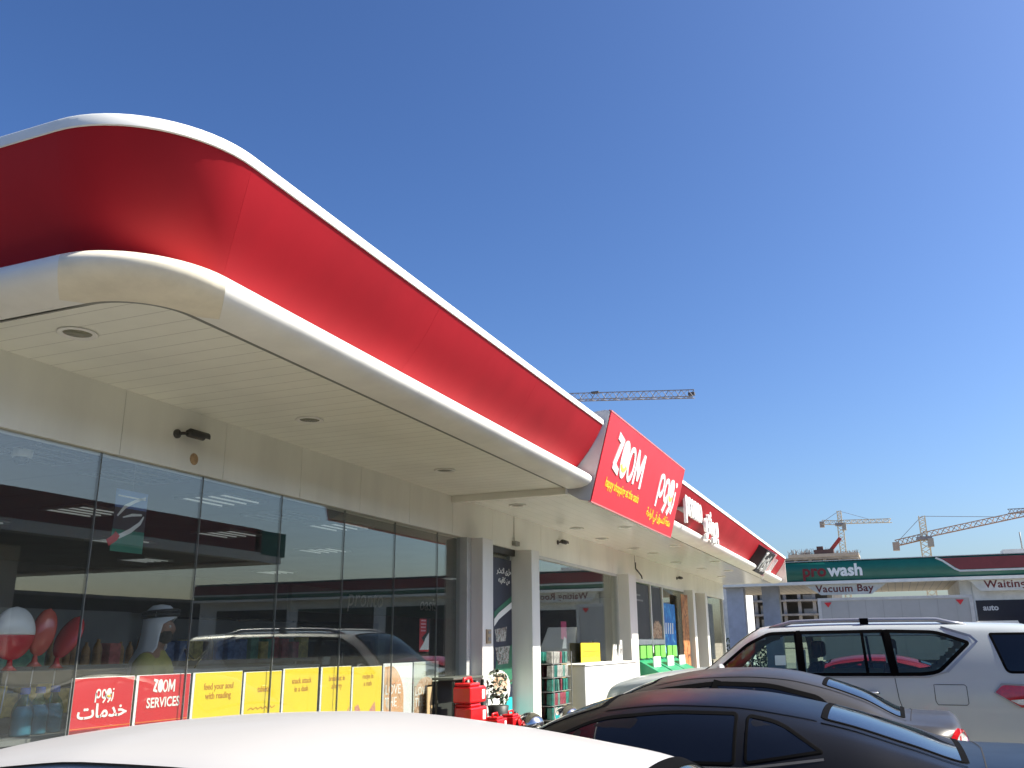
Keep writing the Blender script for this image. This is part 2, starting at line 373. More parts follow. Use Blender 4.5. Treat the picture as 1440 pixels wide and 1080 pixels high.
for s in (('arc',),):
    sweep('fascia_panel', RED, FAS, s, 'curved red corner panel'); sweep('top_trim', TRIM, TRIMS, s)
    sweep('bullnose_trim', TRIM_OLD, NOSE, s, 'yellowed rounded corner trim')
for s in (('X',None,-8.0),('X',-8.0,-13.0)):
    sweep('fascia_panel', RED, FAS, s); sweep('top_trim', TRIM, TRIMS, s); sweep('bullnose_trim', TRIM, NOSE, s)
for s in (('Y',None,28.0),('arc',),('X',None,-13.0)): sweep('soffit_groove', mat('groove_grey', (.30,.30,.26), .5), GROOVE, s)
# backing inside the fascia so no daylight passes the joints
bk = MB(); bk.box(-3.22,-3.16,3.75,28.0,3.40,3.97); bk.box(-13,-3.75,3.14,3.2,3.40,3.97)
bk.rows([[(px,py,z) for px,py in plan(.05,.5,('arc',))] for z in (3.40,3.97)]); bk.build('fascia_backing', MAROON, shop)
# soffit boards in two lengths, the second polished
sof = []
out = [(-4.665,9.42),(-3.27,9.42)]+[(px,py) for px,py in plan(-.02,.3,('arc',))]+[(-13.2,3.13),(-13.2,YS-.21),(-4.665,YS-.21)]
b = MB(); b.plate((Vector((0,0,3.335)),X_,Y_,Z_), out, 0, .02); b.build('soffit', SOFFIT, shop)
b = MB(); b.box(-4.665,-3.27,9.50,28.0,3.335,3.355); b.box(-13,-4.665,27.935,28.0,3.335,3.355); b.build('soffit', SOFFIT_B, shop)
b = MB(); b.box(-4.664,-3.24,9.425,9.50,3.26,3.36); b.build('soffit_beam', WHITE, shop)
b = MB(); b.box(-13,-2.8,28.0,28.04,3.33,4.0); b.build('end_panel', WHITE, shop)
# recessed downlights
DL = mat('downlight_glass', (.20,.20,.14), .25)
for x, y in ((-4.02,3.42),(-4.01,5.62),(-4.0,7.93),(-4.23,10.43),(-4.3,13.0),(-4.36,14.52),(-4.3,16.3),(-4.2,17.4),(-4.25,19.6),(-3.6,13.2),(-3.5,16.2),(-3.45,19.9),(-3.6,22.6),(-4.1,21.7),(-4.1,24.5)):
    b = MB(); b.lathe([(.075,3.334),(.105,3.334),(.11,3.328),(.10,3.322),(.082,3.324),(.074,3.333)], (x,y,0), 24, caps=False); d = b.build('downlight', TRIM, shop)
    b = MB(); b.lathe([(.0,3.3335),(.078,3.3325),(.078,3.331),(.0,3.330)], (x,y,0), 20, caps=False); b.build('downlight_lens', DL, d)
# small fittings fixed to the building
b = MB(); b.box(-4.452,-4.43,9.95,10.07,1.66,1.82); s_ = b.build('switch_box', mat('tan_metal', (.36,.28,.17), .5), shop, bevel=.004)
b = MB(); b.box(-4.43,-4.424,9.98,10.04,1.77,1.80); b.box(-4.43,-4.424,9.98,10.04,1.69,1.73); b.build('switch_button', GREY, s_)
b = MB(); b.box(-4.66,-4.60,11.28,11.42,2.93,2.99); b.tube([(-4.655,11.35,2.99),(-4.655,11.35,3.33)], .004, 6); b.build('door_sensor', mat('sensor_grey', (.3,.29,.25), .5), shop, bevel=.006)
b = MB(); b.tube([(-4.655,17.72,3.2),(-4.655,17.72,3.08),(-4.63,17.78,3.04),(-4.6,17.95,2.95),(-4.6,18.0,2.9)], .014, 7); b.tube([(-4.655,17.68,3.33),(-4.655,17.70,3.10)], .004, 5); b.build('conduit', BLACK, shop)
b = MB(); b.lathe([(0,0),(.035,.0005),(.045,.001)], (-4.6595,5.12,2.985), 14, axis='x', caps=False); b.build('rust_stain', mat('rust_stain', (.50,.33,.17), .7, var=.2, scale=30), shop)

# bullet cameras on the header
def cctv(x, y, z, label, k=.74):
    t = thing('security_camera', label, 'security camera', (x,y,z), 'bullet cameras under the canopy')
    b = MB(); b.lathe([(.045*k,0),(.045*k,.02*k),(.03*k,.03*k),(.012*k,.035*k)], (x,y,z), 18, axis='x'); b.tube([(x+.03*k,y,z),(x+.06*k,y+.03*k,z+.005),(x+.07*k,y+.09*k,z+.012)], .016*k, 8); b.build('mount', CAMBODY, t)
    b = MB(); d = Vector((.10,1,-.02)).normalized(); p = Vector((x+.07*k,y+.07*k,z+.015)); b.tube([p, p+d*.02*k, p+d*.2*k, p+d*.21*k], [.03*k,.04*k,.04*k,.036*k], 16); b.build('housing', CAMBODY, t)
    b = MB(); u = Vector((1,0,0)); u = (u-d*u.dot(d)).normalized(); v = u.cross(d); v = v if v.z > 0 else -v
    b.rows([[p+d*L*k+(u*cos(q)+v*sin(q))*rr*k for q in [pi*(j/12*1.3-.15) for j in range(13)]] for L, rr in ((.03,.044),(.03,.05),(.255,.05),(.255,.044))]); b.build('sun_shield', CAMBODY, t)
    b = MB(); b.tube([p+d*.205*k,p+d*.214*k], .028*k, 14); b.build('lens', mat('lens_black', (.005,.005,.006), .05), t)
cctv(-4.66,4.92,3.135,'dark bullet camera above the large shop window, over the rust spot')
cctv(-4.66,13.12,3.15,'dark bullet camera above the second window, beside the door sensor')
cctv(-4.66,21.5,3.12,'dark bullet camera above the far glass door near the end columns')

# ------------------------------------------------------------------ ZOOM sign
zs = thing('shop_sign', 'large red projecting sign with white egg-shaped lettering and yellow slogans', 'sign', (-3.0,11.45,3.17))
P0, P1 = Vector((-2.98,0,3.17)), Vector((-2.70,0,4.19)); uy = (P1-P0).normalized(); un = Vector((uy.z,0,-uy.x)); H = (P1-P0).length
ZF = (Vector((-2.98,9.5,3.17)), Y_, uy, un)
b = MB(); fr = (Vector((0,9.5,0)), X_, Z_, -Y_); b.plate(fr, [(-2.985,3.175),(-2.705,4.185),(-2.76,4.20),(-3.3,4.16),(-3.34,3.34),(-3.1,3.2)], -3.94, 0); b.build('sign_box', mat('sign_box_grey', (.62,.61,.60), .35), zs)
b = MB(); b.rect(ZF, .01,3.93,.01,H-.01,.001,.012); b.build('sign_face', RED_SIGN, zs)
b = MB(); b.rect(ZF, .0,3.94,H-.012,H+.004,-.02,.016); b.rect(ZF, 0,3.94,-.004,.009,-.02,.016); b.rect(ZF, 3.931,3.94,.009,H-.012,-.02,.016); b.build('sign_edge', mat('pink_edge', (.72,.25,.25), .4), zs)
WL = mat('white_lettering', (.86,.86,.82), .4, var=.02)
def ring(b, fr, cx, cy, rx, ry, wx, d0, d1, n=28):
    for k in range(n):
        a0, a1 = 2*pi*k/n, 2*pi*(k+1)/n
        b.plate(fr, [(cx+rx*cos(a0),cy+ry*sin(a0)),(cx+rx*cos(a1),cy+ry*sin(a1)),(cx+(rx-wx)*cos(a1),cy+(ry-wx*1.15)*sin(a1)),(cx+(rx-wx)*cos(a0),cy+(ry-wx*1.15)*sin(a0))], d0, d1)
def zoom_word(b, smile, fr, x, y, h, d0, d1):
    s = h
    b.plate(fr, [(x+a*s,y+c*s) for a, c in ((.0,.86),(.02,1.06),(.50,.94),(.47,.80),(.22,.22),(.48,.13),(.47,-.06),(.0,.06),(.0,.20),(.24,.80))], d0, d1)
    b.plate(fr, [(x+.80*s+a*s,y+.46*s+c*s) for a, c in ell(0,0,.30,.53)], d0, d1)
    ring(b, fr, x+1.38*s, y+.44*s, .29*s, .50*s, .12*s, d0, d1)
    b.plate(fr, [(x+a*s,y+c*s) for a, c in ((1.72,-.04),(1.86,-.04),(1.89,.55),(2.05,.10),(2.16,.10),(2.36,.58),(2.36,-.08),(2.52,-.06),(2.50,.92),(2.36,.94),(2.12,.40),(1.90,.96),(1.76,.98))], d0, d1)
    if smile: smile.stroke(fr, [(x+.80*s+p[0]*s,y+.36*s+p[1]*s) for p in arc(0,0,.2,.2,200,340,10)], .11*s, d1, d1+.004)
def zoom_arabic(b, smile, fr, x, y, h, d0, d1):
    s = h
    ring(b, fr, x+.32*s, y+.55*s, .27*s, .37*s, .12*s, d0, d1); b.plate(fr, [(x+a*s,y+c*s) for a, c in ((.02,.62),(.15,.64),(.13,-.12),(.0,-.12))], d0, d1)
    ring(b, fr, x+.90*s, y+.50*s, .25*s, .38*s, .12*s, d0, d1); b.stroke(fr, [(x+1.10*s,y+.52*s),(x+1.07*s,y+.1*s),(x+.86*s,y-.18*s)], .13*s, d0, d1)
    b.plate(fr, [(x+1.42*s+p[0]*s,y+.52*s+p[1]*s) for p in ell(0,0,.27,.42)], d0, d1); b.stroke(fr, [(x+1.62*s,y+.5*s),(x+1.58*s,y+.08*s),(x+1.36*s,y-.18*s)], .13*s, d0, d1)
    b.stroke(fr, [(x+1.86*s,y+.62*s),(x+1.86*s,y+.22*s),(x+1.74*s,y-.1*s)], .13*s, d0, d1); b.plate(fr, [(x+1.87*s+p[0]*s,y+.84*s+p[1]*s) for p in ell(0,0,.08,.08,10)], d0, d1)
    if smile: smile.stroke(fr, [(x+1.42*s+p[0]*s,y+.46*s+p[1]*s) for p in arc(0,0,.16,.17,200,340,10)], .11*s, d1, d1+.004)
ZW = (ZF[0], Y_*1.18, uy, un)
b, sm = MB(), MB(); zoom_word(b, sm, ZW, .38,.44,.44,.012,.022); b.build('lettering', WL, zs); b = MB(); zoom_arabic(b, sm, ZW, 2.22,.37,.46,.012,.022)
b.build('arabic_lettering', WL, zs); sm.build('smile', mat('smile_yellow', (.85,.68,.12), .5), zs)
b = MB(); b.text(ZF, 'happy shopping at the oasis', 1.08,.235,.155,.012,.017, bold=.018, sx=.86); b.build('slogan', YELSIGN, zs); b = MB()
b.text(ZF, arabic('متعة التسوق في الواحة'), 3.02,.14,.16,.012,.017, bold=.02, sx=.95); b.build('arabic_slogan', YELSIGN, zs)

# cafe sign of raised letters, then black box sign at the far end
def on_fascia(y, z): t = (z-3.53)/.485; return Vector((-3.25+.11+.365*t-.03, y, z))
fu = Vector((.365,0,.485)).normalized(); fn = Vector((fu.z,0,-fu.x))
PF = FX(-2.985,14.0,3.47)
cs = thing('cafe_sign', 'raised white cafe lettering in Latin and Arabic, standing off the red fascia', 'sign', tuple(on_fascia(15.6,3.55)))
b = MB(); b.text(PF, 'pronto', .10,.16,.60,.10,.145, 'LEFT', bold=.03, sx=.80); b.build('lettering', WL, cs); b = MB(); b.text(PF, arabic('برونتو'), 2.36,.06,.60,.10,.145, bold=.035, sx=.95); b.build('arabic_lettering', WL, cs)
b = MB(); b.rect(PF, .1,1.55,.22,.25,-.03,.10); b.rect(PF, 2.1,3.1,.22,.25,-.03,.10); b.build('standoff_rail', GREY, cs)
ks = thing('box_sign', 'black box sign with white and red characters at the far end of the fascia', 'sign', tuple(on_fascia(24.3,3.4)))
KF = (on_fascia(22.6,3.46), Y_, fu, fn)
b = MB(); b.rect(KF, 0,1.5,0,.62,.0,.28); b.build('sign_box', mat('black_box', (.012,.012,.012), .35), ks, bevel=.01)
b = MB()
for q in ([(.12,.1),(.12,.52),(.34,.54)],[(.12,.33),(.3,.34)],[(.46,.1),(.46,.40)],[(.62,.1),(.80,.14),(.80,.26),(.64,.30),(.66,.42),(.84,.42)],[(.98,.08),(.98,.54)],[(.98,.32),(1.16,.34),(1.20,.1)],[(1.34,.12),(1.34,.46)]): b.stroke(KF, q, .085, .281,.30)
for q in ([(2.2,.12),(2.36,.3),(2.3,.5)],[(2.44,.05),(2.6,.12),(2.62,.44)],[(2.76,.14),(2.92,.2),(2.92,.56)],[(2.2,-.02),(2.5,-.06)]): b.stroke(KF, q, .10, .12,.2)
b.build('lettering', WL, ks)
b = MB(); b.rect(KF, 1.62,1.95,-.02,.66,.0,.25); b.rect(KF, 2.0,2.1,.1,.5,.0,.2); b.build('panel', mat('pink_panel', (.8,.45,.45), .5), ks)

# ------------------------------------------------------------------ behind the glass
def poster(name, label, x, y0,y1,z0,z1, m, group=None, cat='poster', border=.0, th=.006):
    t = thing(name, label, cat, (x,(y0+y1)/2,z0), group)
    b = MB(); b.box(x-th,x,y0,y1,z0,z1); b.build('board', PAPERW if border else m, t)
    if border:
        b = MB(); b.box(x,x+.002,y0+border,y1-.004,z0+.004,z1-.004); b.build('print', m, t)
    return t, FX(x+.0025, y0, z0), y1-y0, z1-z0
PX = -4.735; PZ0, PZ1 = .78, 1.468
G = 'promotional boards along the foot of the shop window'
t, f, W_, H_ = poster('window_poster', 'red board with the white Arabic shop name and a second Arabic line', PX, 4.33,4.84,PZ0,PZ1, REDP, G, border=.022)
b, sm = MB(), MB(); zoom_arabic(b, sm, f, .19,.545,.078,.0,.002); b.build('logo', WL, t); b = MB(); b.text(f, arabic('خدمات'), .265,.445,.115,.0,.002, bold=.022, sx=1.2); b.build('lettering', WL, t); sm.build('smile', YELSIGN, t)
b = MB(); b.rect(f, .02,.51,.384,.389,0,.001); b.build('rule_line', mat('orange_line', (.8,.25,.05), .5), t)
b = MB(); b.rect(f, .025,.26,.30,.378,0,.001); b.rect(f, .32,.44,.30,.345,0,.001); b.build('food_picture', mat('dark_print', (.25,.02,.02), .5), t)
b = MB(); b.rect(f, .07,.23,.25,.315,.001,.003); b.build('price_tag', WL, t)
t, f, W_, H_ = poster('window_poster', 'red board reading ZOOM SERVICES in white', PX, 4.86,5.375,PZ0,PZ1, REDP, G, border=.022)
b, sm = MB(), MB(); zoom_word(b, sm, f, .155,.575,.082,.0,.002); b.build('logo', WL, t); b = MB(); b.text(f, 'SERVICES', .262,.475,.090,.0,.002, bold=.018, sx=.86); b.build('lettering', WL, t)
b = MB(); b.rect(f, .02,.51,.384,.389,0,.001); b.build('rule_line', MATS['orange_line'], t)
b = MB(); b.rect(f, .025,.25,.31,.378,0,.001); b.build('food_picture', MATS['dark_print'], t)
ys = [(5.40,5.95,'feed your soul\nwith reading','yellow board reading feed your soul with reading',0),(5.97,6.45,'tablets','yellow board reading tablets, with a red wedge at its foot',1),(6.47,6.98,'snack attack\nin a dash','yellow board reading snack attack in a dash',0),
      (7.02,7.51,'breakfast in\na hurry','yellow board reading breakfast in a hurry',2),(7.53,8.07,'recipe in\na rush','yellow board reading recipe in a rush, with sweets at its foot',3)]
CANDY = blotch_mat('candy_print', [(.35,(.45,.10,.18)),(.5,(.75,.35,.15)),(.65,(.35,.12,.30))], 40)
for y0, y1, txt, lab, kind in ys:
    t, f, W_, H_ = poster('window_poster', lab, PX, y0,y1,PZ0,PZ1-(.012 if kind in (1,3) else 0), YEL, G, border=.024)
    b = MB()
    for k, ln in enumerate(txt.split('\n')): b.text(f, ln, W_/2+.01, .565-.066*k-(.045 if kind == 1 else 0), .066, 0,.0015, bold=.012, sx=.86)
    if kind == 1:
        for zz in (.40,.33): b.stroke(f, [(.07+k*.02, zz+.008*((k*7)%3-1)) for k in range(18)], .008, 0,.0015)
    b.build('lettering', YELTXT, t)
    if kind == 1: b = MB(); b.plate(f, [(.28,.17),(.45,.21),(.45,.29),(.43,.29)], 0,.0015); b.build('food_picture', REDP, t)
    if kind == 2: b = MB(); b.plate(f, [(.04,.16),(.10,.16),(.06,.28)], 0,.0015); b.plate(f, [(.36,.16),(.47,.16),(.47,.33)], 0,.0015); b.build('food_picture', CANDY, t)
    if kind == 3:
        b = MB(); b.plate(f, [(.06+p[0],.22+p[1]) for p in ((0,.1),(.06,.12),(.13,.02),(.15,-.06),(.04,-.06))], 0,.0015); b.plate(f, [(.30+p[0],.22+p[1]) for p in ((0,-.06),(.03,.06),(.12,.13),(.14,.02),(.1,-.06))], 0,.0015); b.build('food_picture', CANDY, t)
FOOD1 = blotch_mat('food_print_orange', [(.3,(.78,.70,.60)),(.45,(.72,.36,.16)),(.58,(.66,.42,.24)),(.7,(.30,.13,.05))], 9)
FOOD2 = blotch_mat('food_print_brown', [(.3,(.20,.10,.05)),(.45,(.55,.33,.2)),(.6,(.68,.52,.40)),(.75,(.12,.07,.05))], 11)
HERB = blotch_mat('herb_print', [(.4,(.80,.80,.72)),(.5,(.2,.32,.08)),(.6,(.82,.8,.72)),(.7,(.25,.15,.05))], 40)
t, f, W_, H_ = poster('window_poster', 'cream food board with an orange slice shape and pale capitals, beside the yellow boards', PX, 8.10,8.70,PZ0,PZ1+.006, PAPERW, G, border=.015)
b = MB(); b.plate(f, [(.02,.20),(.02,.66)]+[(.12+p[0],.62+p[1]) for p in arc(0,-.3,.30,.35,85,10,10)]+[(.42,.2)], 0,.001); b.build('food_picture', FOOD1, t)
b = MB()
for k, ln in enumerate(('LOVE','THE')): b.text(f, ln, .04,.40-.12*k,.13,.001,.002,'LEFT', bold=.01)
b.build('lettering', WL, t)
b = MB(); b.rect(f, .02,.5,.1,.2,0,.0012); b.build('herbs', HERB, t)
t, f, W_, H_ = poster('window_poster', 'grey-green food board with a browned dish and pale capitals, last of the row', PX, 8.73,9.30,PZ0,PZ1+.008, mat('sage_print', (.55,.57,.48), .5), G, border=.008)
b = MB(); b.plate(f, [(.02,.04),(.02,.46)]+[(.27+p[0],.34+p[1]) for p in arc(0,0,.25,.2,150,0,12)]+[(.54,.05)], 0,.001); b.build('food_picture', FOOD2, t)
b = MB()
for k, ln in enumerate(('LOVE','THE')): b.text(f, ln, .03,.36-.11*k,.12,.001,.002,'LEFT', bold=.008)
b.build('lettering', WL, t)

# hanging national-day style banner
hb = thing('hanging_banner', 'hanging banner, blue at the top, black with white swooshes, green below', 'banner', (-4.86,4.76,2.28))
bx, by0, by1 = -4.86, 4.62, 4.91; f = FX(bx+.004, by0, 2.28)
b = MB(); b.box(bx,bx+.004,by0,by1,2.58,2.705); b.build('cloth_blue', mat('banner_blue', (.10,.20,.46), .6), hb)
b = MB(); b.box(bx,bx+.004,by0,by1,2.43,2.58); b.build('cloth_black', BLACK, hb)
b = MB(); b.box(bx,bx+.004,by0,by1,2.28,2.43); b.build('cloth_green', mat('banner_green', (.01,.20,.13), .6), hb)
b = MB(); b.rect(f, .02,.27,.375,.385,0,.001); b.stroke(f, [(.03,.24),(.09,.31),(.18,.36),(.27,.395)], [.012,.026,.022,.01], 0,.001); b.stroke(f, [(.08,.235),(.16,.26),(.25,.27)], [.008,.02,.014], 0,.001); b.stroke(f, [(.06,.10),(.16,.15),(.24,.21),(.27,.26)], [.03,.032,.024,.01], 0,.001); b.build('swoosh', WL, hb)
b = MB(); b.stroke(f, [(-.03,.05),(.03,.09),(.05,.12)], .05, 0,.0012); b.build('red_patch', REDP, hb)
b = MB(); b.tube([(bx+.002,(by0+by1)/2,2.705),(bx+.002,(by0+by1)/2,3.02)], .003, 5); b.build('cord', GREY, hb)

# ceiling lights of four tubes
SHELF_OFF = mat('tube_off', (.10,.11,.11), .4)
TUBE = mat('fluorescent_tube', (.9,.9,.9), .5, emit=(.93,1,.97), estr=.09)
k = 0
for yy, xs in ((6.85,(-5.85,-7.6,-9.35)),(9.05,(-5.95,-7.6,-9.35)),(11.3,(-7.7,-11.1)),(14.3,(-6.2,-10.8)),(17.5,(-8.5,)),(4.6,(-5.55,)),(5.55,(-5.65,)),(8.05,(-6.05,))):
    for xx in xs:
        t = thing('ceiling_light', 'square louvred ceiling light with four glowing tubes' if yy not in (4.6,5.55,8.05) else 'square louvred ceiling light switched off, close behind the glass', 'ceiling light', (xx,yy,2.97), 'louvred lights in the shop ceiling' if yy not in (4.6,5.55,8.05) else 'louvred lights switched off')
        b = MB(); [b.box(xx-.30+i*.148,xx-.292+i*.148,yy-.30,yy+.30,3.0,3.019) for i in range(5)]; b.box(xx-.30,xx+.30,yy-.31,yy-.30,2.99,3.019); b.box(xx-.30,xx+.30,yy+.30,yy+.31,2.99,3.019); b.build('louvre', GREY, t)
        for i in range(4): b = MB(); b.tube([(xx-.22+i*.148,yy-.27,2.998),(xx-.22+i*.148,yy+.27,2.998)], .008, 6); b.build('tube', TUBE if yy not in (4.6,5.55,8.05) else SHELF_OFF, t)
# dome camera
t = thing('dome_camera', 'small white dome camera hanging from the shop ceiling behind the glass', 'security camera', (-5.6,4.44,2.9))
b = MB(); b.lathe([(.07,3.02),(.07,2.965),(.06,2.95)], (-5.6,4.44,0), 18); b.build('base', TRIM, t)
b = MB(); b.lathe([(.055,2.95),(.05,2.925),(.03,2.905),(.0,2.90)], (-5.6,4.44,0), 18, caps=False); b.build('dome', MATS['lens_black'], t)

# gondola shelves with goods
SHELF = mat('shelf_metal', (.16,.16,.155), .5)
def gondola(x, y0, y1, zt, label):
    t = thing('shelf_unit', label, 'shelf', (x,(y0+y1)/2,.15))
    b = MB(); b.box(x-.02,x+.02,y0,y1,.15,zt); b.build('back_panel', SHELF, t)
    for z in (.35,.75,1.12,1.50):
        if z < zt: b = MB(); b.box(x+.02,x+.40,y0+.02,y1-.02,z-.02,z); b.box(x+.40,x+.412,y0+.02,y1-.02,z-.035,z+.008); b.build('shelf_board', SHELF, t)
    return t
gondola(-6.9,4.0,6.9,1.98,'grey shelf unit of dark goods behind the balloons and the standing man')
gondola(-7.4,7.3,10.3,1.95,'grey shelf unit of goods behind the yellow boards')
gondola(-9.6,4.2,10.5,2.1,'taller grey shelf unit deep inside the shop')
GOODS = [('box',(.30,.05,.04)),('box',(.05,.10,.22)),('box',(.38,.28,.06)),('box',(.30,.29,.26)),('box',(.06,.18,.10)),('bottle',(.10,.06,.03)),('bottle',(.25,.12,.03)),('bottle',(.04,.14,.08))]
protos = []
for i, (kd, c) in enumerate(GOODS):
    c = tuple(min(.8, q*1.9+.02) for q in c); m = mat('goods_%s' % 'abcdefgh'[i], c, .4, var=.25, scale=14)
    cname = ('red','blue','yellow','grey','green','brown','amber','dark green')[i]
    b = MB()
    if kd == 'box':
        b.box(-.06,.06,-.07,.07,0,.24); o = b.build('goods_box', m, base=(0,0,0), bevel=.006); tag(o, f'small {cname} carton standing on the dim shelves behind the glass', 'carton', f'{cname} cartons on the shop shelves')
    else:
        b.lathe([(.035,0),(.038,.01),(.038,.15),(.03,.19),(.013,.22),(.013,.25)], (0,0,0), 12); o = b.build('goods_bottle', m, base=(0,0,0)); tag(o, f'small {cname} bottle standing on the dim shelves behind the glass', 'bottle', f'{cname} bottles on the shop shelves')
    protos.append(o)
used = set()
def put(i, x, y, z):
    o = protos[i] if i not in used else protos[i].copy()
    if i in used: COL.objects.link(o)
    used.add(i); o.location = (x,y,z); o.rotation_euler = (0,0,random.uniform(-.1,.1)); o.scale = (1,random.uniform(.8,1.15),random.uniform(.75,1.1))
for x, y0, y1, zs_ in ((-6.9,4.1,6.8,(1.50,1.12)),(-7.4,7.4,10.2,(1.50,1.12)),(-9.6,4.4,10.4,(1.50,))):
    for z in zs_:
        y = y0; i = random.randrange(8)
        while y < y1:
            if random.random() < .3: i = random.randrange(8)
            if random.random() > .03: put(i, x+.27+random.uniform(-.05,.05), y, z+.002)
            y += .15 if i < 5 else .09

# balloons and their ribbons
FOILW = blotch_mat('foil_print', [(.40,(.75,.75,.74)),(.62,(.70,.70,.69)),(.68,(.25,.42,.42)),(.75,(.7,.35,.1))], 7, .22)
FOILR = mat('red_foil', (.62,.03,.04), .18, var=.12, scale=6, coat=.5)
FOILO = mat('coral_foil', (.62,.10,.07), .22, var=.12, scale=6, coat=.5)
def balloon(name, label, c, ry, rz, rx, tilt, m, m2=None):
    t = thing(name, label, 'balloon', (c[0],c[1],.8), 'foil balloons at the window')
    def bod(z0, z1):
        b = MB(); rows = []
        n = 14
        for i in range(n+1):
            zz = z0+(z1-z0)*i/n; h = max(0, 1-zz*zz)**.5
            row = []
            for k in range(28):
                a = 2*pi*k/28; wr = 1+.035*sin(9*a)*(1-h)
                p = Vector((rx*h*h**.3*cos(a)*wr, ry*h*sin(a)*wr, rz*zz))
                p = Matrix.Rotation(R(tilt),3,'X') @ p; row.append(p+Vector(c))
            rows.append(row)
        b.rows(rows, True, True); return b
    if m2: bod(-.05,1).build('envelope_top', m, t); bod(-1,-.05).build('envelope_bottom', m2, t)
    else: bod(-1,1).build('envelope', m, t)
    b = MB(); q = Vector(c)+Matrix.Rotation(R(tilt),3,'X')@Vector((0,0,-rz)); b.tube([q+Vector((0,0,.01)), q-Vector((0,0,.03)), q-Vector((0,0,.06))], [.012,.02,.05], 8); b.build('neck', m2 or m, t)
    b = MB(); b.tube([q-Vector((0,0,.05)), q+Vector((.02,-.03,-.3)), q+Vector((-.01,-.08,-.6)), (q.x,q.y-.1,.8)], .004, 5); b.build('ribbon', mat('ribbon', (.55,.55,.55), .3), t)
balloon('balloon', 'round foil balloon, white above and red below, by the window', (-5.15,4.21,1.74), .15,.165,.07, 0, FOILW, FOILR)
balloon('balloon', 'coral oval foil balloon beside the white and red one', (-5.22,4.49,1.75), .085,.16,.06, -14, FOILO)
balloon('balloon', 'crimson foil balloon seen edge-on, leaning right', (-5.22,4.70,1.72), .05,.16,.10, -28, FOILR)

# water bottles on a low shelf
t = thing('low_shelf', 'low white shelf under the big blue water bottles', 'shelf', (-5.15,4.3,.15))
b = MB(); b.box(-5.35,-4.95,3.9,4.85,1.09,1.12); b.build('shelf_board', SHELF, t)
for y in (3.93,4.82): b = MB(); b.box(-5.33,-4.97,y-.02,y+.02,.15,1.09); b.build('leg', SHELF, t)
b = MB(); b.box(-5.30,-4.97,3.97,4.76,.6,.63); b.build('lower_board', SHELF, t)
WAT = glass_mat('water_plastic', (.45,.72,.82), 1.35, .1)
for i, (y, lab) in enumerate(((4.33,'big blue water bottle, first of three at the foot of the balloons'),(4.47,'big blue water bottle between two others on the low shelf'),(4.61,'big blue water bottle nearest the red Arabic board'))):
    t = thing('water_bottle', lab, 'water bottle', (-5.12,y,1.12), 'big water bottles on the low shelf'); c = (-5.12-.03*i,y,0)
    b = MB(); b.lathe([(.058,1.121),(.064,1.13),(.064,1.18),(.06,1.19),(.064,1.20),(.064,1.27),(.05,1.315),(.022,1.35),(.02,1.375)], c, 20); b.build('body', WAT, t)
    b = MB(); b.lathe([(.057,1.125),(.06,1.135),(.06,1.255),(.04,1.30)], c, 16); b.build('water', mat('bottle_water', (.22,.42,.48), .1), t)
    b = MB(); b.lathe([(.028,1.37),(.03,1.375),(.03,1.405),(.026,1.41)], c, 16); b.build('cap', mat('blue_cap', (.02,.10,.45), .4), t)
# counters further in
t = thing('shop_counter', 'pale curved counter top behind the yellow boards', 'counter', (-6.2,7.4,.15))
b = MB(); b.box(-6.7,-5.9,6.2,8.6,.15,1.42); b.build('front', mat('counter_grey', (.08,.085,.08), .6), t, bevel=.02)
b = MB(); b.box(-6.75,-5.85,6.15,8.65,1.42,1.46); b.build('top', mat('counter_top', (.30,.31,.29), .35), t, bevel=.01)
t = thing('wire_stand', 'small brass wire stand on the pale counter top', 'display stand', (-6.0,6.9,1.46))
b = MB(); b.tube([(-6.0+.07*cos(a),6.85+.12*sin(a),1.58+.05*sin(2*a)) for a in [2*pi*k/24 for k in range(25)]], .006, 6); b.tube([(-6,6.85,1.46),(-6,6.97,1.6)], .006, 6); b.build('wire', mat('brass', (.6,.48,.25), .25, metal=1), t)
# wall cabinets and lettered cafe band at the back
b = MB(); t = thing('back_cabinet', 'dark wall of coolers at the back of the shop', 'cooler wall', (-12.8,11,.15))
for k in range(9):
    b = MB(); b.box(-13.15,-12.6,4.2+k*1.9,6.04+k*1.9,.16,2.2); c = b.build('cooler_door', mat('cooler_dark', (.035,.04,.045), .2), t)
    b = MB(); b.box(-12.59,-12.57,4.3+k*1.9,4.34+k*1.9,.8,1.5); b.build('handle', ALU, c)
bnd = thing('menu_band', 'dark green band with faint white cafe lettering high at the back of the shop', 'shop fascia', (-12.7,21,2.45))
b = MB(); b.box(-12.8,-12.7,17.5,27,2.42,3.0); b.build('band', mat('band_green', (.02,.06,.045), .5), bnd)
f = FX(-12.699,0,0); b = MB(); b.text(f, 'pronto', 20.7,2.62,.62,0,.01, bold=.0, shear=.2); b.text(f, 'oasis', 24.2,2.62,.55,0,.01, bold=.0, shear=.2); b.build('lettering', mat('faint_letter', (.4,.42,.4), .5), bnd)
# red and white sticker on the last pane
t, f, W_, H_ = poster('window_sticker', 'narrow red, black and white sticker high on the last pane before the door', -4.712, 8.80,9.02,1.58,1.92, REDP, cat='sticker', th=.003)
b = MB(); b.plate(f, [(.0,.02),(.21,.02),(.21,.20),(.13,.14),(.1,.1)], 0,.001); b.build('white_field', WL, t)
b = MB(); b.plate(f, [(.04,.14),(.1,.1),(.13,.14),(.21,.2),(.21,.34),(.15,.34),(.15,.2)], 0,.0012); b.build('dark_field', BLACK, t)
b = MB(); [b.rect(f, .02,.13,.21+.035*i,.225+.035*i,.0013,.002) for i in range(4)]; b.build('lettering', mat('pink_ink', (.8,.35,.4), .5), t)

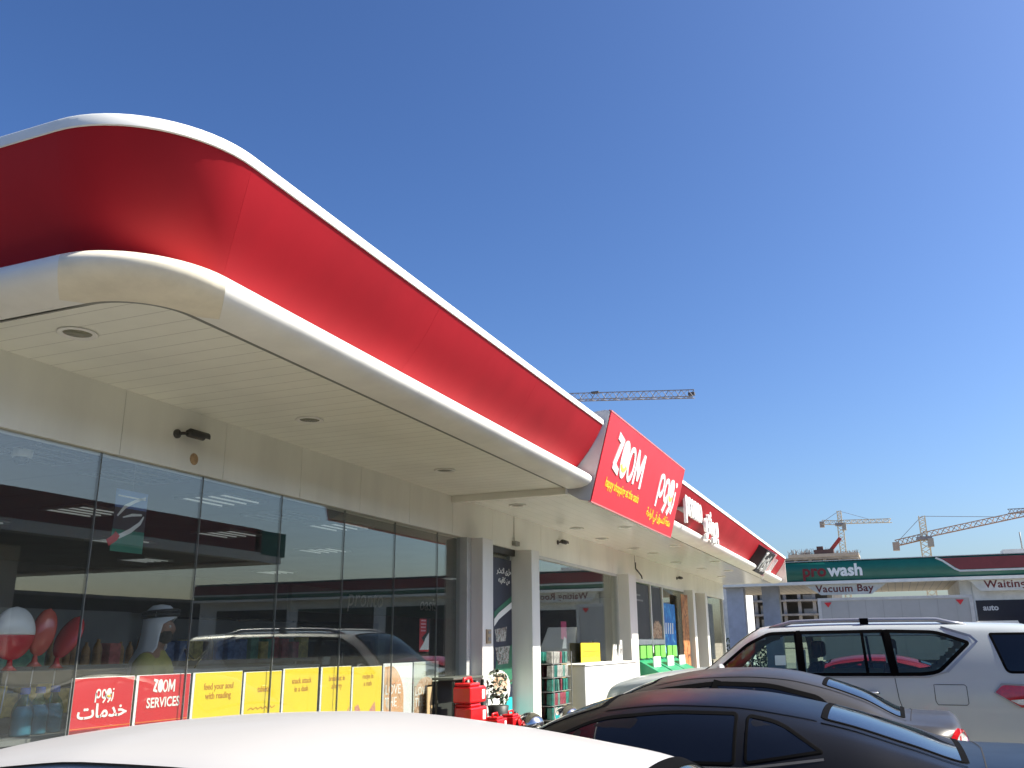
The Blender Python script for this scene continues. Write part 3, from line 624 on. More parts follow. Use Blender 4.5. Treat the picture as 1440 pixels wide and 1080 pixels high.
# ------------------------------------------------------------------ on the pavement
# rack with fuel cans and a leafy plant
t = thing('display_rack', 'low dark display rack with a pale top edge, holding red fuel cans', 'rack', (-4.52,9.3,.145))
RACKM = mat('rack_dark', (.03,.035,.03), .5)
b = MB(); b.box(-4.66,-4.40,9.0,9.78,1.285,1.31); tp = b.build('top', mat('rack_top', (.10,.11,.09), .5), t, bevel=.006)
b = MB(); b.box(-4.66,-4.64,9.0,9.78,.15,1.27); b.build('back', RACKM, t)
for y in (9.02,9.76):
    for x in (-4.61,-4.41): b = MB(); b.box(x-.012,x+.012,y-.012,y+.012,.15,1.269); b.build('upright', RACKM, t)
b = MB(); b.box(-4.63,-4.20,9.0,9.775,.82,.84); b.build('shelf', RACKM, t)
b = MB(); b.box(-4.66,-4.645,8.88,8.99,.15,1.22); b.build('wood_panel', mat('pale_wood', (.50,.37,.2), .5), t)
CANR = mat('fuel_can_red', (.66,.012,.015), .3, var=.06, coat=.3)
def fuel_can(c, label, s=1):
    t = thing('fuel_can', label, 'fuel can', c, 'red plastic fuel cans')
    x, y, z = c; b = MB(); b.box(x-.09*s,x+.09*s,y-.17*s,y+.17*s,z,z+.14*s); b.box(x-.085*s,x+.085*s,y-.16*s,y+.05*s,z+.1401*s,z+.17*s); b.build('body', CANR, t, bevel=.022*s)
    b = MB(); b.tube([(x,y-.13*s,z+.165*s),(x,y-.12*s,z+.205*s),(x,y+.02*s,z+.21*s),(x,y+.07*s,z+.14*s)], .014*s, 8); b.build('handle', CANR, t)
    b = MB(); b.tube([(x,y+.12*s,z+.135*s),(x,y+.13*s,z+.18*s)], .03*s, 12); b.build('cap', BLACK, t)
    b = MB(); b.rect(FX(x+.0905*s,y,z), .07*s,.13*s,.03*s,.11*s,0,.002); b.build('label', PAPERW, t)
fuel_can((-4.31,9.21,1.052),'red fuel can on top of another in the dark rack',1.2)
fuel_can((-4.31,9.23,.842),'red fuel can under the top one in the dark rack',1.2)
fuel_can((-4.05,9.33,.776),'smaller red fuel can in front, nearer the shop window',.8)
fuel_can((-4.03,9.72,.776),'smaller red fuel can in front, nearer the door column',.8)
t = thing('display_stand', 'small grey plinth under the two front fuel cans', 'stand', (-4.05,9.6,.145)); b = MB(); b.box(-4.16,-3.94,9.2,9.98,.146,.775); b.build('plinth', RACKM, t, bevel=.01)
pl = thing('potted_plant', 'leafy potted plant with pale-edged dark leaves against the column', 'plant', (-4.28,9.92,.9))
LEAF = mat('leaf_dark', (.035,.07,.03), .4, var=.3); LEAFP = mat('leaf_pale', (.32,.38,.26), .45)
b, b2 = MB(), MB()
for k in range(150):
    c = Vector((-4.28+random.uniform(-.1,.1), 9.92+random.gauss(0,.075), random.uniform(1.0,1.36)))
    a = Vector((random.gauss(0,1),random.gauss(0,1),random.gauss(0,.7))).normalized(); n_ = a.cross(Vector((random.random(),random.random(),random.random()))).normalized(); L = random.uniform(.025,.045)
    (b if random.random() < .6 else b2).add([c-a*L, c+n_*L*.55, c+a*L, c-n_*L*.55], [(0,1,2,3)])
b.build('foliage', LEAF, pl); b2.build('pale_foliage', LEAFP, pl)
b = MB(); b.lathe([(.09,.775),(.10,.79),(.12,.98),(.10,.985)], (-4.28,9.92,0), 16); b.build('pot', RACKM, pl)
t = thing('plant_stand', 'dark pedestal carrying the leafy potted plant', 'stand', (-4.28,9.92,.145)); b = MB(); b.lathe([(.12,.146),(.12,.17),(.06,.2),(.06,.74),(.11,.774)], (-4.28,9.92,0), 16); b.build('pedestal', RACKM, t)
# steel bollards
for y, lab in ((9.78,'dome-topped steel bollard in front of the turquoise door poster'),(11.03,'dome-topped steel bollard in front of the wider white column')):
    t = thing('bollard', lab, 'bollard', (-3.84,y,.14), 'steel bollards at the kerb')
    b = MB(); b.lathe([(.085,.141),(.085,.72)], (-3.84,y,0), 24); b.build('post', STEEL, t)
    b = MB(); b.lathe([(.088,.721),(.09,.73)]+[(.155*cos(R(a)),.80+.125*sin(R(a))) for a in range(-40,90,10)]+[(.0,.925)], (-3.84,y,0), 28, caps=False); b.build('dome', STEEL, t)
# tall poster on the door
NAVY = mat('navy_print', (.018,.022,.045), .4)
t, f, W_, H_ = poster('door_poster', 'tall navy door poster with Arabic words, striped ribbon, cups and a turquoise foot', -4.72, 10.26,11.40,.25,2.74, NAVY)
b = MB(); b.text(f, arabic('حلى اكثر'), .88,2.30,.10,0,.002, bold=.02); b.text(f, arabic('من كافينه'), .88,2.18,.10,0,.002, bold=.02); b.build('lettering', WL, t)
b = MB(); b.plate(f, [(.55,1.72),(.7,1.80),(1.13,1.95),(1.13,2.02),(.7,1.86),(.55,1.80)], 0,.0015); b.build('green_ribbon', mat('print_green', (.03,.16,.09), .5), t); b = MB(); b.plate(f, [(.5,.86),(.62,1.2),(1.13,1.40),(1.13,.9)], 0,.0012); b.build('green_field', mat('print_green', (.03,.16,.09), .5), t)
b = MB(); b.plate(f, [(.55,1.62),(.7,1.71),(1.13,1.86),(1.13,1.94),(.7,1.79),(.55,1.71)], 0,.0015)
b.build('white_ribbon', WL, t)
b = MB(); b.plate(f, [(.0,0),(1.13,0),(1.13,.74),(0,.74)], 0,.0014); b.build('turquoise_foot', mat('turquoise_print', (.02,.48,.50), .5), t)
b = MB(); b.plate(f, [(.72+p[0],.86+p[1]) for p in ell(0,0,.34,.22)], .0015,.0022); b.build('bowl', PAPERW, t)
b = MB(); b.plate(f, [(.74+p[0],.92+p[1]) for p in ell(0,0,.24,.13)], .0023,.003); b.build('dish', FOOD2, t)
b = MB(); CUPM = blotch_mat('cup_print', [(.38,(.10,.07,.05)),(.5,(.50,.48,.44)),(.6,(.05,.12,.09)),(.7,(.34,.13,.1))], 12)
for q in ([(.58,1.36),(1.06,1.38),(1.0,1.16),(.66,1.15)],[(.56,1.58),(.96,1.62),(.92,1.44),(.62,1.43)]): b = MB(); b.plate(f, q, .0012,.0016); b.build('cup', CUPM, t)
# items at the second window
t, f, W_, H_ = poster('notice_board', 'yellow notice standing on the white box counter', -4.60, 13.95,14.95,1.34,1.66, YEL, cat='notice'); b = MB(); b.rect(f, .12,.88,.18,.195,0,.002); b.rect(f, .2,.8,.14,.155,0,.002); b.rect(f, .1,.9,.11,.125,0,.002); b.build('lettering', YELTXT, t)
t = thing('box_counter', 'sunlit white box counter outside the second window', 'counter', (-4.4,14.3,.145)); b = MB(); b.box(-4.60,-4.2,12.9,15.75,.146,1.34); b.build('body', mat('counter_white', (.80,.80,.76), .4, var=.04), t, bevel=.012); b = MB(); b.box(-4.62,-4.18,12.86,15.79,1.341,1.36); b.build('top', TRIM, t)
for k, (y, tl, lab) in enumerate(((15.15,.10,'white leaflet holder leaning left on the box counter'),(15.35,-.06,'white leaflet holder in the middle of the box counter'),(15.5,.12,'white leaflet holder close to the wide column'),(15.65,0,'tallest white leaflet holder, at the end of the box counter'))):
    t = thing('leaflet_holder', lab, 'leaflet holder', (-4.45,y,1.36), 'leaflet holders on the box counter'); hh = .34 if k == 3 else .27
    b = MB(); b.plate((Vector((-4.45,y,1.362)),Y_,Z_,X_), [(-.04,0),(.07,0),(.07+tl,hh),(-.04+tl,hh)], 0,.02); b.build('holder', PAPERW, t); b = MB(); b.plate((Vector((-4.429,y,1.362)),Y_,Z_,X_), [(-.01+tl*.3,.08),(.04+tl*.3,.08),(.05+tl*.7,.2),(0+tl*.7,.2)], 0,.002); b.build('leaflet', GREY, t)
t = thing('merchandise_rack', 'wire rack of green, white and red packets outside the second window', 'rack', (-4.5,12.1,.145))
b = MB(); [b.box(-4.64,-4.33,11.86,12.62,z+.004,z+.012) for z in (.3,.48,.66,.84,1.02,1.20,1.38)]; [b.box(x-.005,x+.005,y-.005,y+.005,.146,1.55) for x in (-4.63,-4.31) for y in (11.87,12.61)]; b.build('frame', GREY, t)
PK = [(.01,.13,.10),(.02,.20,.15),(.36,.36,.32),(.26,.05,.07),(.10,.24,.19)]; pk = []
for i, c in enumerate(PK):
    b = MB(); b.box(-.04,.04,-.05,.05,0,.155); o = b.build('snack_packet', mat('packet_'+'abcde'[i], c, .35, var=.3, scale=20), base=(0,0,0), bevel=.01); nm = ('dark green','teal','white','red','pale green')[i]; tag(o, f'{nm} packet on the wire rack outside the second window', 'packet', f'{nm} packets on the wire rack'); pk.append([o, False])
for z in (.3,.48,.66,.84,1.02,1.20,1.38):
  for xr in (-4.38,-4.56):
    for y in np.arange(11.93,12.6,.112):
        q = random.choice(pk)
        o = q[0].copy() if q[1] else q[0]
        if q[1]: COL.objects.link(o)
        q[1] = True; o.location = (xr,y,z+.0125); o.rotation_euler = (0,random.uniform(-.06,.06),random.uniform(-.25,.25))
t = thing('wall_panel', 'ochre panel leaning behind the wire rack and the white box counter', 'panel', (-4.64,12.75,.15)); b = MB(); b.box(-4.50,-4.47,12.64,12.87,.15,1.42); b.build('sheet', mat('ochre_panel', (.32,.26,.09), .6), t)
t, f, W_, H_ = poster('window_sticker', 'pink and white sticker in the middle of the second window', -4.712, 13.35,13.6,1.72,1.98, mat('pink_print', (.62,.04,.18), .5), cat='sticker', th=.003); b = MB(); b.plate(f, [(.02,-.14),(.22,-.14),(.22,.0),(.12,.04)], 0,.002); b.build('white_field', WL, t)
t, f, W_, H_ = poster('window_sticker', 'small olive sticker low on the left of the second window', -4.712, 11.98,12.3,1.50,1.66, mat('olive_print', (.45,.40,.08), .5), cat='sticker', th=.003)
# posters of the third window
def fpost(label, y0,y1,z0,z1, m, pieces, grp='posters in the third window'):
    t, f, W_, H_ = poster('window_poster', label, -4.688, y0,y1,z0,z1, m, grp, th=.004)
    for nm, mm, pls in pieces:
        b = MB()
        for k, p in enumerate(pls): b.plate(f, p, .0005*(k+1),.0005*(k+1)+.001)
        b.build(nm, mm, t)
DKP = mat('charcoal_print', (.035,.033,.032), .4)
BURG = blotch_mat('burger_print', [(.38,(.10,.05,.03)),(.5,(.55,.38,.25)),(.6,(.35,.16,.07)),(.72,(.05,.03,.02))], 7)
fpost('charcoal poster with faint grey lines, upper left light of the third window', 17.02,18.84,1.74,2.80, DKP, [('lettering', GREY, [[(.2,.72+.1*k),(1.3-.2*(k%2),.72+.1*k),(1.3-.2*(k%2),.755+.1*k),(.2,.755+.1*k)] for k in range(2)])])
fpost('charcoal poster with a pale bun, upper middle light of the third window', 18.96,19.90,1.74,2.80, DKP, [('food_picture', BURG, [[(.05,.0),(.9,.0),(.88,.25),(.6,.36),(.3,.36),(.08,.25)]])])
fpost('charcoal poster, lower left light of the third window', 17.02,18.84,.9,1.60, DKP, [('food_picture', BURG, [[(1.3,.05),(1.8,.05),(1.8,.5),(1.5,.6),(1.32,.4)]])])
fpost('charcoal poster with a tall layered burger, lower middle light of the third window', 18.96,19.90,.9,1.60, DKP, [('food_picture', BURG, [[(.05,.0),(.9,.0),(.88,.45),(.6,.6),(.25,.6),(.08,.45)]])])
BLUEP = blotch_mat('blue_print', [(.35,(.01,.10,.40)),(.52,(.02,.20,.58)),(.66,(.08,.38,.72)),(.72,(.35,.55,.76))], 3.5)
fpost('deep blue poster with a pale blue foot, third light of the third window', 20.04,21.25,1.36,2.50, BLUEP, [('pale_foot', mat('sky_print', (.15,.50,.75), .5), [[(.02,.02),(1.19,.02),(1.19,.12),(.02,.12)]]), ('lettering', PAPERW, [[(.14+.22*k,.48),(.22+.22*k,.48),(.26+.22*k,.72),(.18+.22*k,.72)] for k in range(4)])])
ORNG = blotch_mat('orange_print', [(.35,(.05,.02,.01)),(.5,(.40,.15,.04)),(.62,(.55,.30,.12)),(.7,(.08,.03,.02))], 4)
t = thing('banner_stand', 'tall dark brown banner with orange food, beside the blue poster', 'banner', (-4.56,21.8,.15)); b = MB(); b.box(-4.57,-4.56,21.40,22.12,.2,2.75); b.build('banner', ORNG, t); b = MB(); b.box(-4.64,-4.5,21.38,22.14,.146,.2); b.build('base', BLACK, t)
f = FX(-4.559,21.40,.2); b = MB(); [b.plate(f, [(.2+.34*i+p[0],1.02+.27*j+p[1]) for p in ell(0,0,.13,.11,14)], 0,.002) for i in range(2) for j in range(2)]; b.build('food_picture', mat('orange_food', (.62,.22,.08), .5, var=.2, scale=20), t)
# green newspaper stands
LIME = mat('lime_acrylic', (.20,.62,.10), .3); GRN = mat('stand_green', (.02,.28,.13), .35)
for k, (y, lab) in enumerate(((17.15,'green newspaper stand with lime holders, next to the wide column'),(18.3,'green newspaper stand with lime holders, in the middle of the row'),(19.4,'green newspaper stand with lime holders, nearest the blue poster'))):
    t = thing('newspaper_stand', lab, 'newspaper stand', (-4.25,y+.5,.145), 'green newspaper stands')
    b = MB(); b.add([(-4.6,y,.146),(-4.6,y+1.0,.146),(-4.6,y+1.0,1.38),(-4.6,y,1.38),(-4.0,y,.146),(-4.0,y+1.0,.146),(-4.0,y+1.0,1.05),(-4.0,y,1.05)], [(0,1,2,3),(7,6,5,4),(4,5,1,0),(3,2,6,7),(0,3,7,4),(5,6,2,1)]); b.build('body', GRN, t, bevel=.01)
    for i in range(2): b = MB(); b.box(-4.52,-4.49,y+.06+.48*i,y+.46+.48*i,1.37,1.60); b.build('holder', LIME, t)
    b = MB(); b.box(-4.3,-4.28,y+.2,y+.75,1.21,1.40); b.build('newspaper', PAPERW, t)

# ------------------------------------------------------------------ the man in the shop
def make_person(px, py, pz):
    t = thing('person', 'man in white headcloth with black cord and olive robe, looking down behind the glass', 'person', (px,py,pz))
    # faces +Y; x is to his right
    V = [((0,0,.98),(.15,.11)), ((0,0,1.12),(.145,.105)), ((0,.01,1.30),(.165,.115)), ((0,.0,1.44),(.12,.09)), ((0,.01,1.52),(.055,.055)), ((0,.035,1.60),(.075,.085)), ((0,.045,1.68),(.083,.10)), ((0,.04,1.745),(.066,.078))]
    E = [(i,i+1) for i in range(7)]
    def chain(pts, start):
        for p in pts: V.append(p); E.append((start, len(V)-1)); start = len(V)-1
        return start
    for s in (-1,1):
        chain([((s*.10,0,.93),(.10,.10)),((s*.105,.01,.72),(.085,.085)),((s*.10,.0,.48),(.062,.065)),((s*.10,-.02,.30),(.055,.058)),((s*.10,-.02,.09),(.042,.045)),((s*.11,.05,.035),(.045,.03)),((s*.12,.15,.03),(.035,.022))], 0)
        w = chain([((s*.19,.0,1.42),(.065,.065)),((s*.235,-.01,1.27),(.052,.052)),((s*.25,-.0,1.12),(.043,.043)),((s*.24,.08,.98),(.036,.036)),((s*.225,.14,.885),(.028,.022))], 3)
        pm = chain([((s*.22,.165,.84),(.030,.016))], w)
        for k, (dx, L) in enumerate(((-.024,.068),(-.008,.078),(.009,.072),(.025,.055))):
            chain([((s*.22+dx,.185,.80),(.0095,.0095)),((s*.22+dx,.20,.80-L*.5),(.0085,.0085)),((s*.22+dx,.195,.80-L),(.0075,.0075))], pm)
        chain([((s*.22-s*.035,.165,.85),(.011,.011)),((s*.22-s*.045,.18,.815),(.009,.009)),((s*.22-s*.042,.19,.785),(.008,.008))], pm)
    me = bpy.data.meshes.new('body'); me.from_pydata([p for p,_ in V], E, [])
    o = bpy.data.objects.new('body', me); COL.objects.link(o)
    sk = o.modifiers.new('s','SKIN')
    for i, (_, r) in enumerate(V): me.skin_vertices[0].data[i].radius = r
    me.skin_vertices[0].data[0].use_root = True
    sub = o.modifiers.new('u','SUBSURF'); sub.levels = 2; sub.render_levels = 2
    bpy.context.view_layer.update(); m2 = bpy.data.meshes.new_from_object(o.evaluated_get(bpy.context.evaluated_depsgraph_get()))
    bpy.data.objects.remove(o)
    for v in m2.vertices:                                   # face: nose, brow, sockets, chin, lips
        c = v.co
        if c.z > 1.55 and c.y > .06:
            g = lambda x,z,s,tz=None: math.exp(-((c.x-x)**2+((c.z-z)*(1 if tz is None else tz))**2)/(2*s*s))
            c.y += .028*g(0,1.655,.012,.6)+.010*g(0,1.70,.03)-.010*g(.03,1.68,.012)-.010*g(-.03,1.68,.012)+.012*g(0,1.585,.02)+.006*g(0,1.62,.014)
    SKIN = mat('skin', (.30,.16,.10), .5, var=.08, scale=20)
    o = bpy.data.objects.new('body', m2); m2.materials.clear(); m2.materials.append(SKIN); COL.objects.link(o); o.parent = t; ORG[o] = ORG[t]
    for p in m2.polygons: p.use_smooth = True
    W = lambda x,y,z: (px+x,py+y,pz+z)
    for s in (-1,1):
        b = MB(); b.lathe([(.0,-.011),(.008,-.008),(.011,0),(.008,.008),(.0,.011)], W(s*.031,.118,1.68), 10, caps=False); b.build('eye', mat('eye_white', (.6,.6,.58), .2), t)
        b = MB(); b.tube([W(s*.085,.03,1.69),W(s*.095,.02,1.70),W(s*.095,.015,1.66),W(s*.085,.03,1.64)], .012, 6); b.build('ear', SKIN, t)
    b = MB(); b.rows([[W(.07*sin(a)*q,.05+.085*cos(a)*q,z) for a in [pi*(k/12-.5) for k in range(13)]] for z,q in ((1.645,.98),(1.61,1.0),(1.575,.92),(1.55,.6))]); b.build('beard', mat('beard', (.02,.015,.012), .8), t)
    # robe: rings from neck to ankle with folds
    OL = mat('olive_robe', (.36,.33,.09), .8, var=.12, scale=5); WHC = mat('white_cotton', (.72,.74,.76), .8, var=.05)
    rows = []
    for z, rx, ry in ((1.50,.075,.075),(1.47,.12,.09),(1.43,.20,.115),(1.36,.225,.14),(1.2,.215,.15),(1.0,.21,.155),(.7,.23,.18),(.4,.25,.2),(.08,.27,.22)):
        rows.append([W((rx+.012*sin(7*a)*(1.5-z))*cos(a),(ry+.012*sin(7*a)*(1.5-z))*sin(a)+.01,z) for a in [2*pi*k/40 for k in range(40)]])
    b = MB(); b.rows(rows, True); b.build('robe', OL, t)
    for s in (-1,1):
        b = MB(); b.tube([W(s*.15,0,1.42),W(s*.205,0,1.39),W(s*.245,-.01,1.26),W(s*.26,0,1.11),W(s*.25,.08,.97),W(s*.235,.13,.90)], [.075,.082,.072,.066,.062,.066], 14, caps=False); b.build('sleeve', OL, t)
    b = MB(); b.plate((Vector(W(.10,.165,.4)),X_,Z_,Y_), [(-.15,0),(-.02,0),(-.04,.9),(-.12,.9)], -.01,.03); b.build('robe_front', WHC, t)
    # head cloth: cap plus falling sides and back
    rows = []
    for z, q, f_ in ((1.845,.05,0),(1.835,.55,0),(1.80,.86,0),(1.75,1.0,.0),(1.70,1.03,1.25),(1.62,1.08,1.4),(1.52,1.2,1.5),(1.42,1.6,1.75),(1.32,1.95,2.0),(1.22,2.05,2.1)):
        row = []
        for k in range(37):
            a = pi/2+(f_*.9)+(2*pi-2*f_*.9)*k/36 if f_ else pi/2+2*pi*k/36
            fold = 1+.03*sin(9*a)*(1.8-z)*3
            row.append(W(.098*q*cos(a)*fold, .03+(.118 if q < 1.3 else .10)*min(q,1.6)*sin(a)*fold-(.03 if q > 1.3 else 0), z))
        rows.append(row)
    b = MB(); b.rows(rows); gh = b.build('head_cloth', WHC, t); so_ = gh.modifiers.new('s','SOLIDIFY'); so_.thickness = .006
    b = MB()
    for z in (1.762,1.79): b.tube([W(.108*cos(a),.03+.130*sin(a),z+.012*sin(a)) for a in [2*pi*k/32 for k in range(33)]], .017, 8, caps=False)
    b.build('head_cord', BLACK, t)
    t.rotation_euler = (0,0,R(-64)); t.scale = (.98,.98,.98)
    return t
make_person(-5.28,5.56,.155)

# ------------------------------------------------------------------ cars
def pchip(keys):
    x = np.array([k[0] for k in keys], float); y = np.array([k[1] for k in keys], float); h = np.diff(x); d = np.diff(y)/h
    m = np.zeros(len(x)); m[0], m[-1] = d[0], d[-1]
    for i in range(1,len(x)-1):
        if d[i-1]*d[i] > 0: w1, w2 = 2*h[i]+h[i-1], h[i]+2*h[i-1]; m[i] = (w1+w2)/(w1/d[i-1]+w2/d[i])
    def f(q):
        q = min(max(q, x[0]), x[-1]); i = min(max(int(np.searchsorted(x, q))-1, 0), len(h)-1); t = (q-x[i])/h[i]
        return float((2*t**3-3*t*t+1)*y[i]+(t**3-2*t*t+t)*h[i]*m[i]+(-2*t**3+3*t*t)*y[i+1]+(t**3-t*t)*h[i]*m[i+1])
    return f
def inside(p, poly):
    c = False; n = len(poly)
    for i in range(n):
        a, b = poly[i], poly[i-1]
        if (a[1] > p[1]) != (b[1] > p[1]) and p[0] < (b[0]-a[0])*(p[1]-a[1])/(b[1]-a[1])+a[0]: c = not c
    return c
def round_poly(pts, r, n=6):
    out = []; k = len(pts)
    for i in range(k):
        p = Vector(pts[i][:2]); a = Vector(pts[i-1][:2]); b = Vector(pts[(i+1)%k][:2]); rr = pts[i][2] if len(pts[i]) > 2 else r
        la, lb = (a-p).length, (b-p).length; q = min(rr, la*.45, lb*.45)
        p0 = p+(a-p).normalized()*q; p1 = p+(b-p).normalized()*q
        for j in range(n+1): t = j/n; out.append(tuple((1-t)**2*p0+2*t*(1-t)*p+t*t*p1))
    # densify
    res = []
    for i in range(len(out)):
        a = Vector(out[i]); b = Vector(out[(i+1)%len(out)]); m = max(1, int((b-a).length/.05))
        res += [tuple(a+(b-a)*j/m) for j in range(m)]
    ar = sum(res[i-1][0]*res[i][1]-res[i][0]*res[i-1][1] for i in range(len(res)))
    return res if ar > 0 else res[::-1]
def inset(poly, d):
    n = len(poly); out = []
    for i in range(n):
        a = Vector(poly[i-1]); p = Vector(poly[i]); b = Vector(poly[(i+1)%n]); e1 = (p-a).normalized(); e2 = (b-p).normalized()
        n1 = Vector((-e1.y,e1.x)); n2 = Vector((-e2.y,e2.x)); m = n1+n2; m = m.normalized() if m.length > 1e-6 else n1
        out.append(tuple(p+m*d/max(.5, m.dot(n1))))
    return out
def fill(poly, step=.06):
    xs = [p[0] for p in poly]; zs = [p[1] for p in poly]; pts = [Vector(p) for p in poly]; n = len(pts); ins = inset(poly, step*.35)
    x = min(xs)+step/2
    while x < max(xs):
        z = min(zs)+step/2
        while z < max(zs):
            if inside((x,z), ins): pts.append(Vector((x,z)))
            z += step
        x += step
    r = delaunay_2d_cdt(pts, [], [list(range(n))], 1, 1e-5)
    return [tuple(v) for v in r[0]], [tuple(f) for f in r[2]]

class Car:
    def __init__(s, root, yc, T, nx=120):
        s.root, s.yc, s.nx = root, yc, nx; s.t = {k: pchip(v) for k, v in T.items()}; s.x0, s.x1 = T['zc'][0][0], T['zc'][-1][0]; s.cache = {}
    def section(s, X):
        key = round(X,4)
        if key in s.cache: return s.cache[key]
        t = s.t; zs, wm, zb, wb, zr, wr, zc = (t[k](X) for k in ('zs','wm','zb','wb','zr','wr','zc'))
        P = [(wm-.07,zs),(wm-.005,zs+.2*(zb-zs)),(wm,zs+.5*(zb-zs)),(wm-.25*(wm-wb),zs+.82*(zb-zs)),(wb,zb)]
        low = []
        for i in range(4):                                   # Catmull-Rom along the flank
            p0, p1, p2, p3 = P[max(i-1,0)], P[i], P[i+1], P[min(i+2,4)]
            for j in range(4):
                u = j/4; low.append(tuple(.5*((2*p1[k])+(-p0[k]+p2[k])*u+(2*p0[k]-5*p1[k]+4*p2[k]-p3[k])*u*u+(-p0[k]+3*p1[k]-3*p2[k]+p3[k])*u**3) for k in (0,1)))
        A, B = Vector((wb,zb)), Vector((wr,zr)); d = B-A; nrm = Vector((d.y,-d.x)).normalized() if d.length > 1e-6 else Vector((1,0)); bul = .03*min(1, d.length/.3)
        roof = lambda u: Vector((wr*(1-u), zr+(zc-zr)*(1-(1-u)**2.3)))
        rf = min(.45, .09/max(d.length,.01)); Q = lambda u: A+d*u+nrm*bul*4*u*(1-u)
        side = [tuple(Q(u)) for u in np.linspace(.02, 1-rf, 11)]
        p0, p2, ur = Q(1-rf), roof(.16), .16; cor = [tuple((1-u)**2*p0+2*u*(1-u)*B+u*u*p2) for u in np.linspace(0,1,7)[1:]]
        top = [tuple(roof(u)) for u in np.linspace(ur,1,12)[1:]]
        s.nlow, s.nside = len(low), len(low)+len(side)
        res = low+[(wb,zb)]+side+cor+top; s.cache[key] = res; return res
    def y_at(s, X, z):
        q = s.section(X); zz = np.maximum.accumulate([p[1] for p in q]); return float(np.interp(z, zz+np.arange(len(zz))*1e-7, [p[0] for p in q]))
    def z_at(s, X, y):
        q = s.section(X)[s.nlow:]; ys = [-p[0] for p in q]; ys = np.maximum.accumulate(ys)+np.arange(len(ys))*1e-7; return float(np.interp(-abs(y), ys, [p[1] for p in q]))
    def side_pt(s, X, z, sgn, off):
        e = .01; y = s.y_at(X,z); dx = (s.y_at(X+e,z)-s.y_at(X-e,z))/(2*e); dz = (s.y_at(X,z+e)-s.y_at(X,z-e))/(2*e)
        n = Vector((-dx,1,-dz)); n = n.normalized() if n.length < 6 else n.normalized(); return Vector((X+n.x*off, s.yc+sgn*(y+n.y*off), z+n.z*off))
    def top_pt(s, X, eta, off):
        e = .01; y = eta*s.t['wr'](X); z = s.z_at(X,y); dx = (s.z_at(X+e,y)-s.z_at(X-e,y))/(2*e); dy = (s.z_at(X,y+e)-s.z_at(X,y-e))/(2*e)
        n = Vector((-dx,-dy,1)).normalized(); return Vector((X+n.x*off, s.yc+y+n.y*off, z+n.z*off))
    def body(s, m, holes=(), top_holes=(), wheels=(), name='body'):
        lin = np.linspace(0,1,s.nx); X = s.x0+(s.x1-s.x0)*(lin*.86+.14*(lin*lin*(3-2*lin)))
        secs = [s.section(x) for x in X]; n = len(secs[0]); b = MB(); vs = []; uv = []
        for x, q in zip(X, secs):
            row = [(x, s.yc-p[0], p[1]) for p in q]+[(x, s.yc+p[0], p[1]) for p in reversed(q[:-1])]; vs += row
        w = 2*n-1; fs = []
        for i in range(len(X)-1):
            for k in range(w-1):
                kk = k if k < n-1 else w-2-k
                cx = (X[i]+X[i+1])/2; cz = sum(secs[a][c][1] for a in (i,i+1) for c in (kk,kk+1))/4; cy = sum(secs[a][c][0] for a in (i,i+1) for c in (kk,kk+1))/4
                if kk >= s.nlow and kk < s.nside+5 and any(inside((cx,cz), h) for h in holes): continue
                if kk >= s.nside and any(inside((cx,cy/s.t['wr'](cx)), h) or inside((cx,-cy/s.t['wr'](cx)), h) for h in top_holes): continue
                if kk < s.nlow and any((cx-wx)**2+(cz-r)**2 < (r+.055)**2 for wx, r in wheels): continue
                fs.append((i*w+k, i*w+k+1, (i+1)*w+k+1, (i+1)*w+k))
        b.add(vs, fs, True)
        for i, rev in ((0,False),(len(X)-1,True)):
            q = tuple(range(i*w, (i+1)*w)); b.f.append(q[::-1] if not rev else q); b.sm.append(False)
        return b.build(name, m, s.root)
    def patch(s, name, poly, m, sides=(-1,1), off=.004, parent=None, top=False, step=.06, label=None):
        pts, fs = fill(poly, step); out = []
        for sg in ((0,) if top else sides):
            b = MB(); P = [s.top_pt(p[0],p[1],off) if top else s.side_pt(p[0],p[1],sg,off) for p in pts]
            b.add(P, fs if (top or sg < 0) else [f[::-1] for f in fs], True); o = b.build(name, m, s.root)
            if parent is not None: o.parent = parent
            if label: o['label'] = label
            out.append(o)
        return out
    def band(s, name, outer, inner, m, sides=(-1,1), off=.007, top=False, parents=None):
        for i, sg in enumerate((0,) if top else sides):
            b = MB(); f = (lambda p, o_: s.top_pt(p[0],p[1],o_)) if top else (lambda p, o_: s.side_pt(p[0],p[1],sg,o_))
            rows = [[f(p,.0) for p in outset_(outer)], [f(p,off) for p in outer], [f(p,off) for p in inner], [f(p,.001) for p in inner]]
            b.rows(rows, True, smooth=False); o = b.build(name, m, s.root)
            if parents: o.parent = parents[i]
    def window(s, outer, w, gm, fm, sides=(-1,1), off=.0025, name='side_window'):
        inner = inset(outer, w); g = s.patch(name, inset(outer, w*.4), gm, sides, off); s.band('window_seal', outer, inner, fm, sides, off+.002, parents=g); return inner
    def topwindow(s, outer, w, gm, fm, name):
        inner = inset(outer, w); g = s.patch(name, inset(outer, w*.4), gm, top=True, off=.003); s.band('window_seal', outer, inner, fm, top=True, off=.005, parents=g); return inner
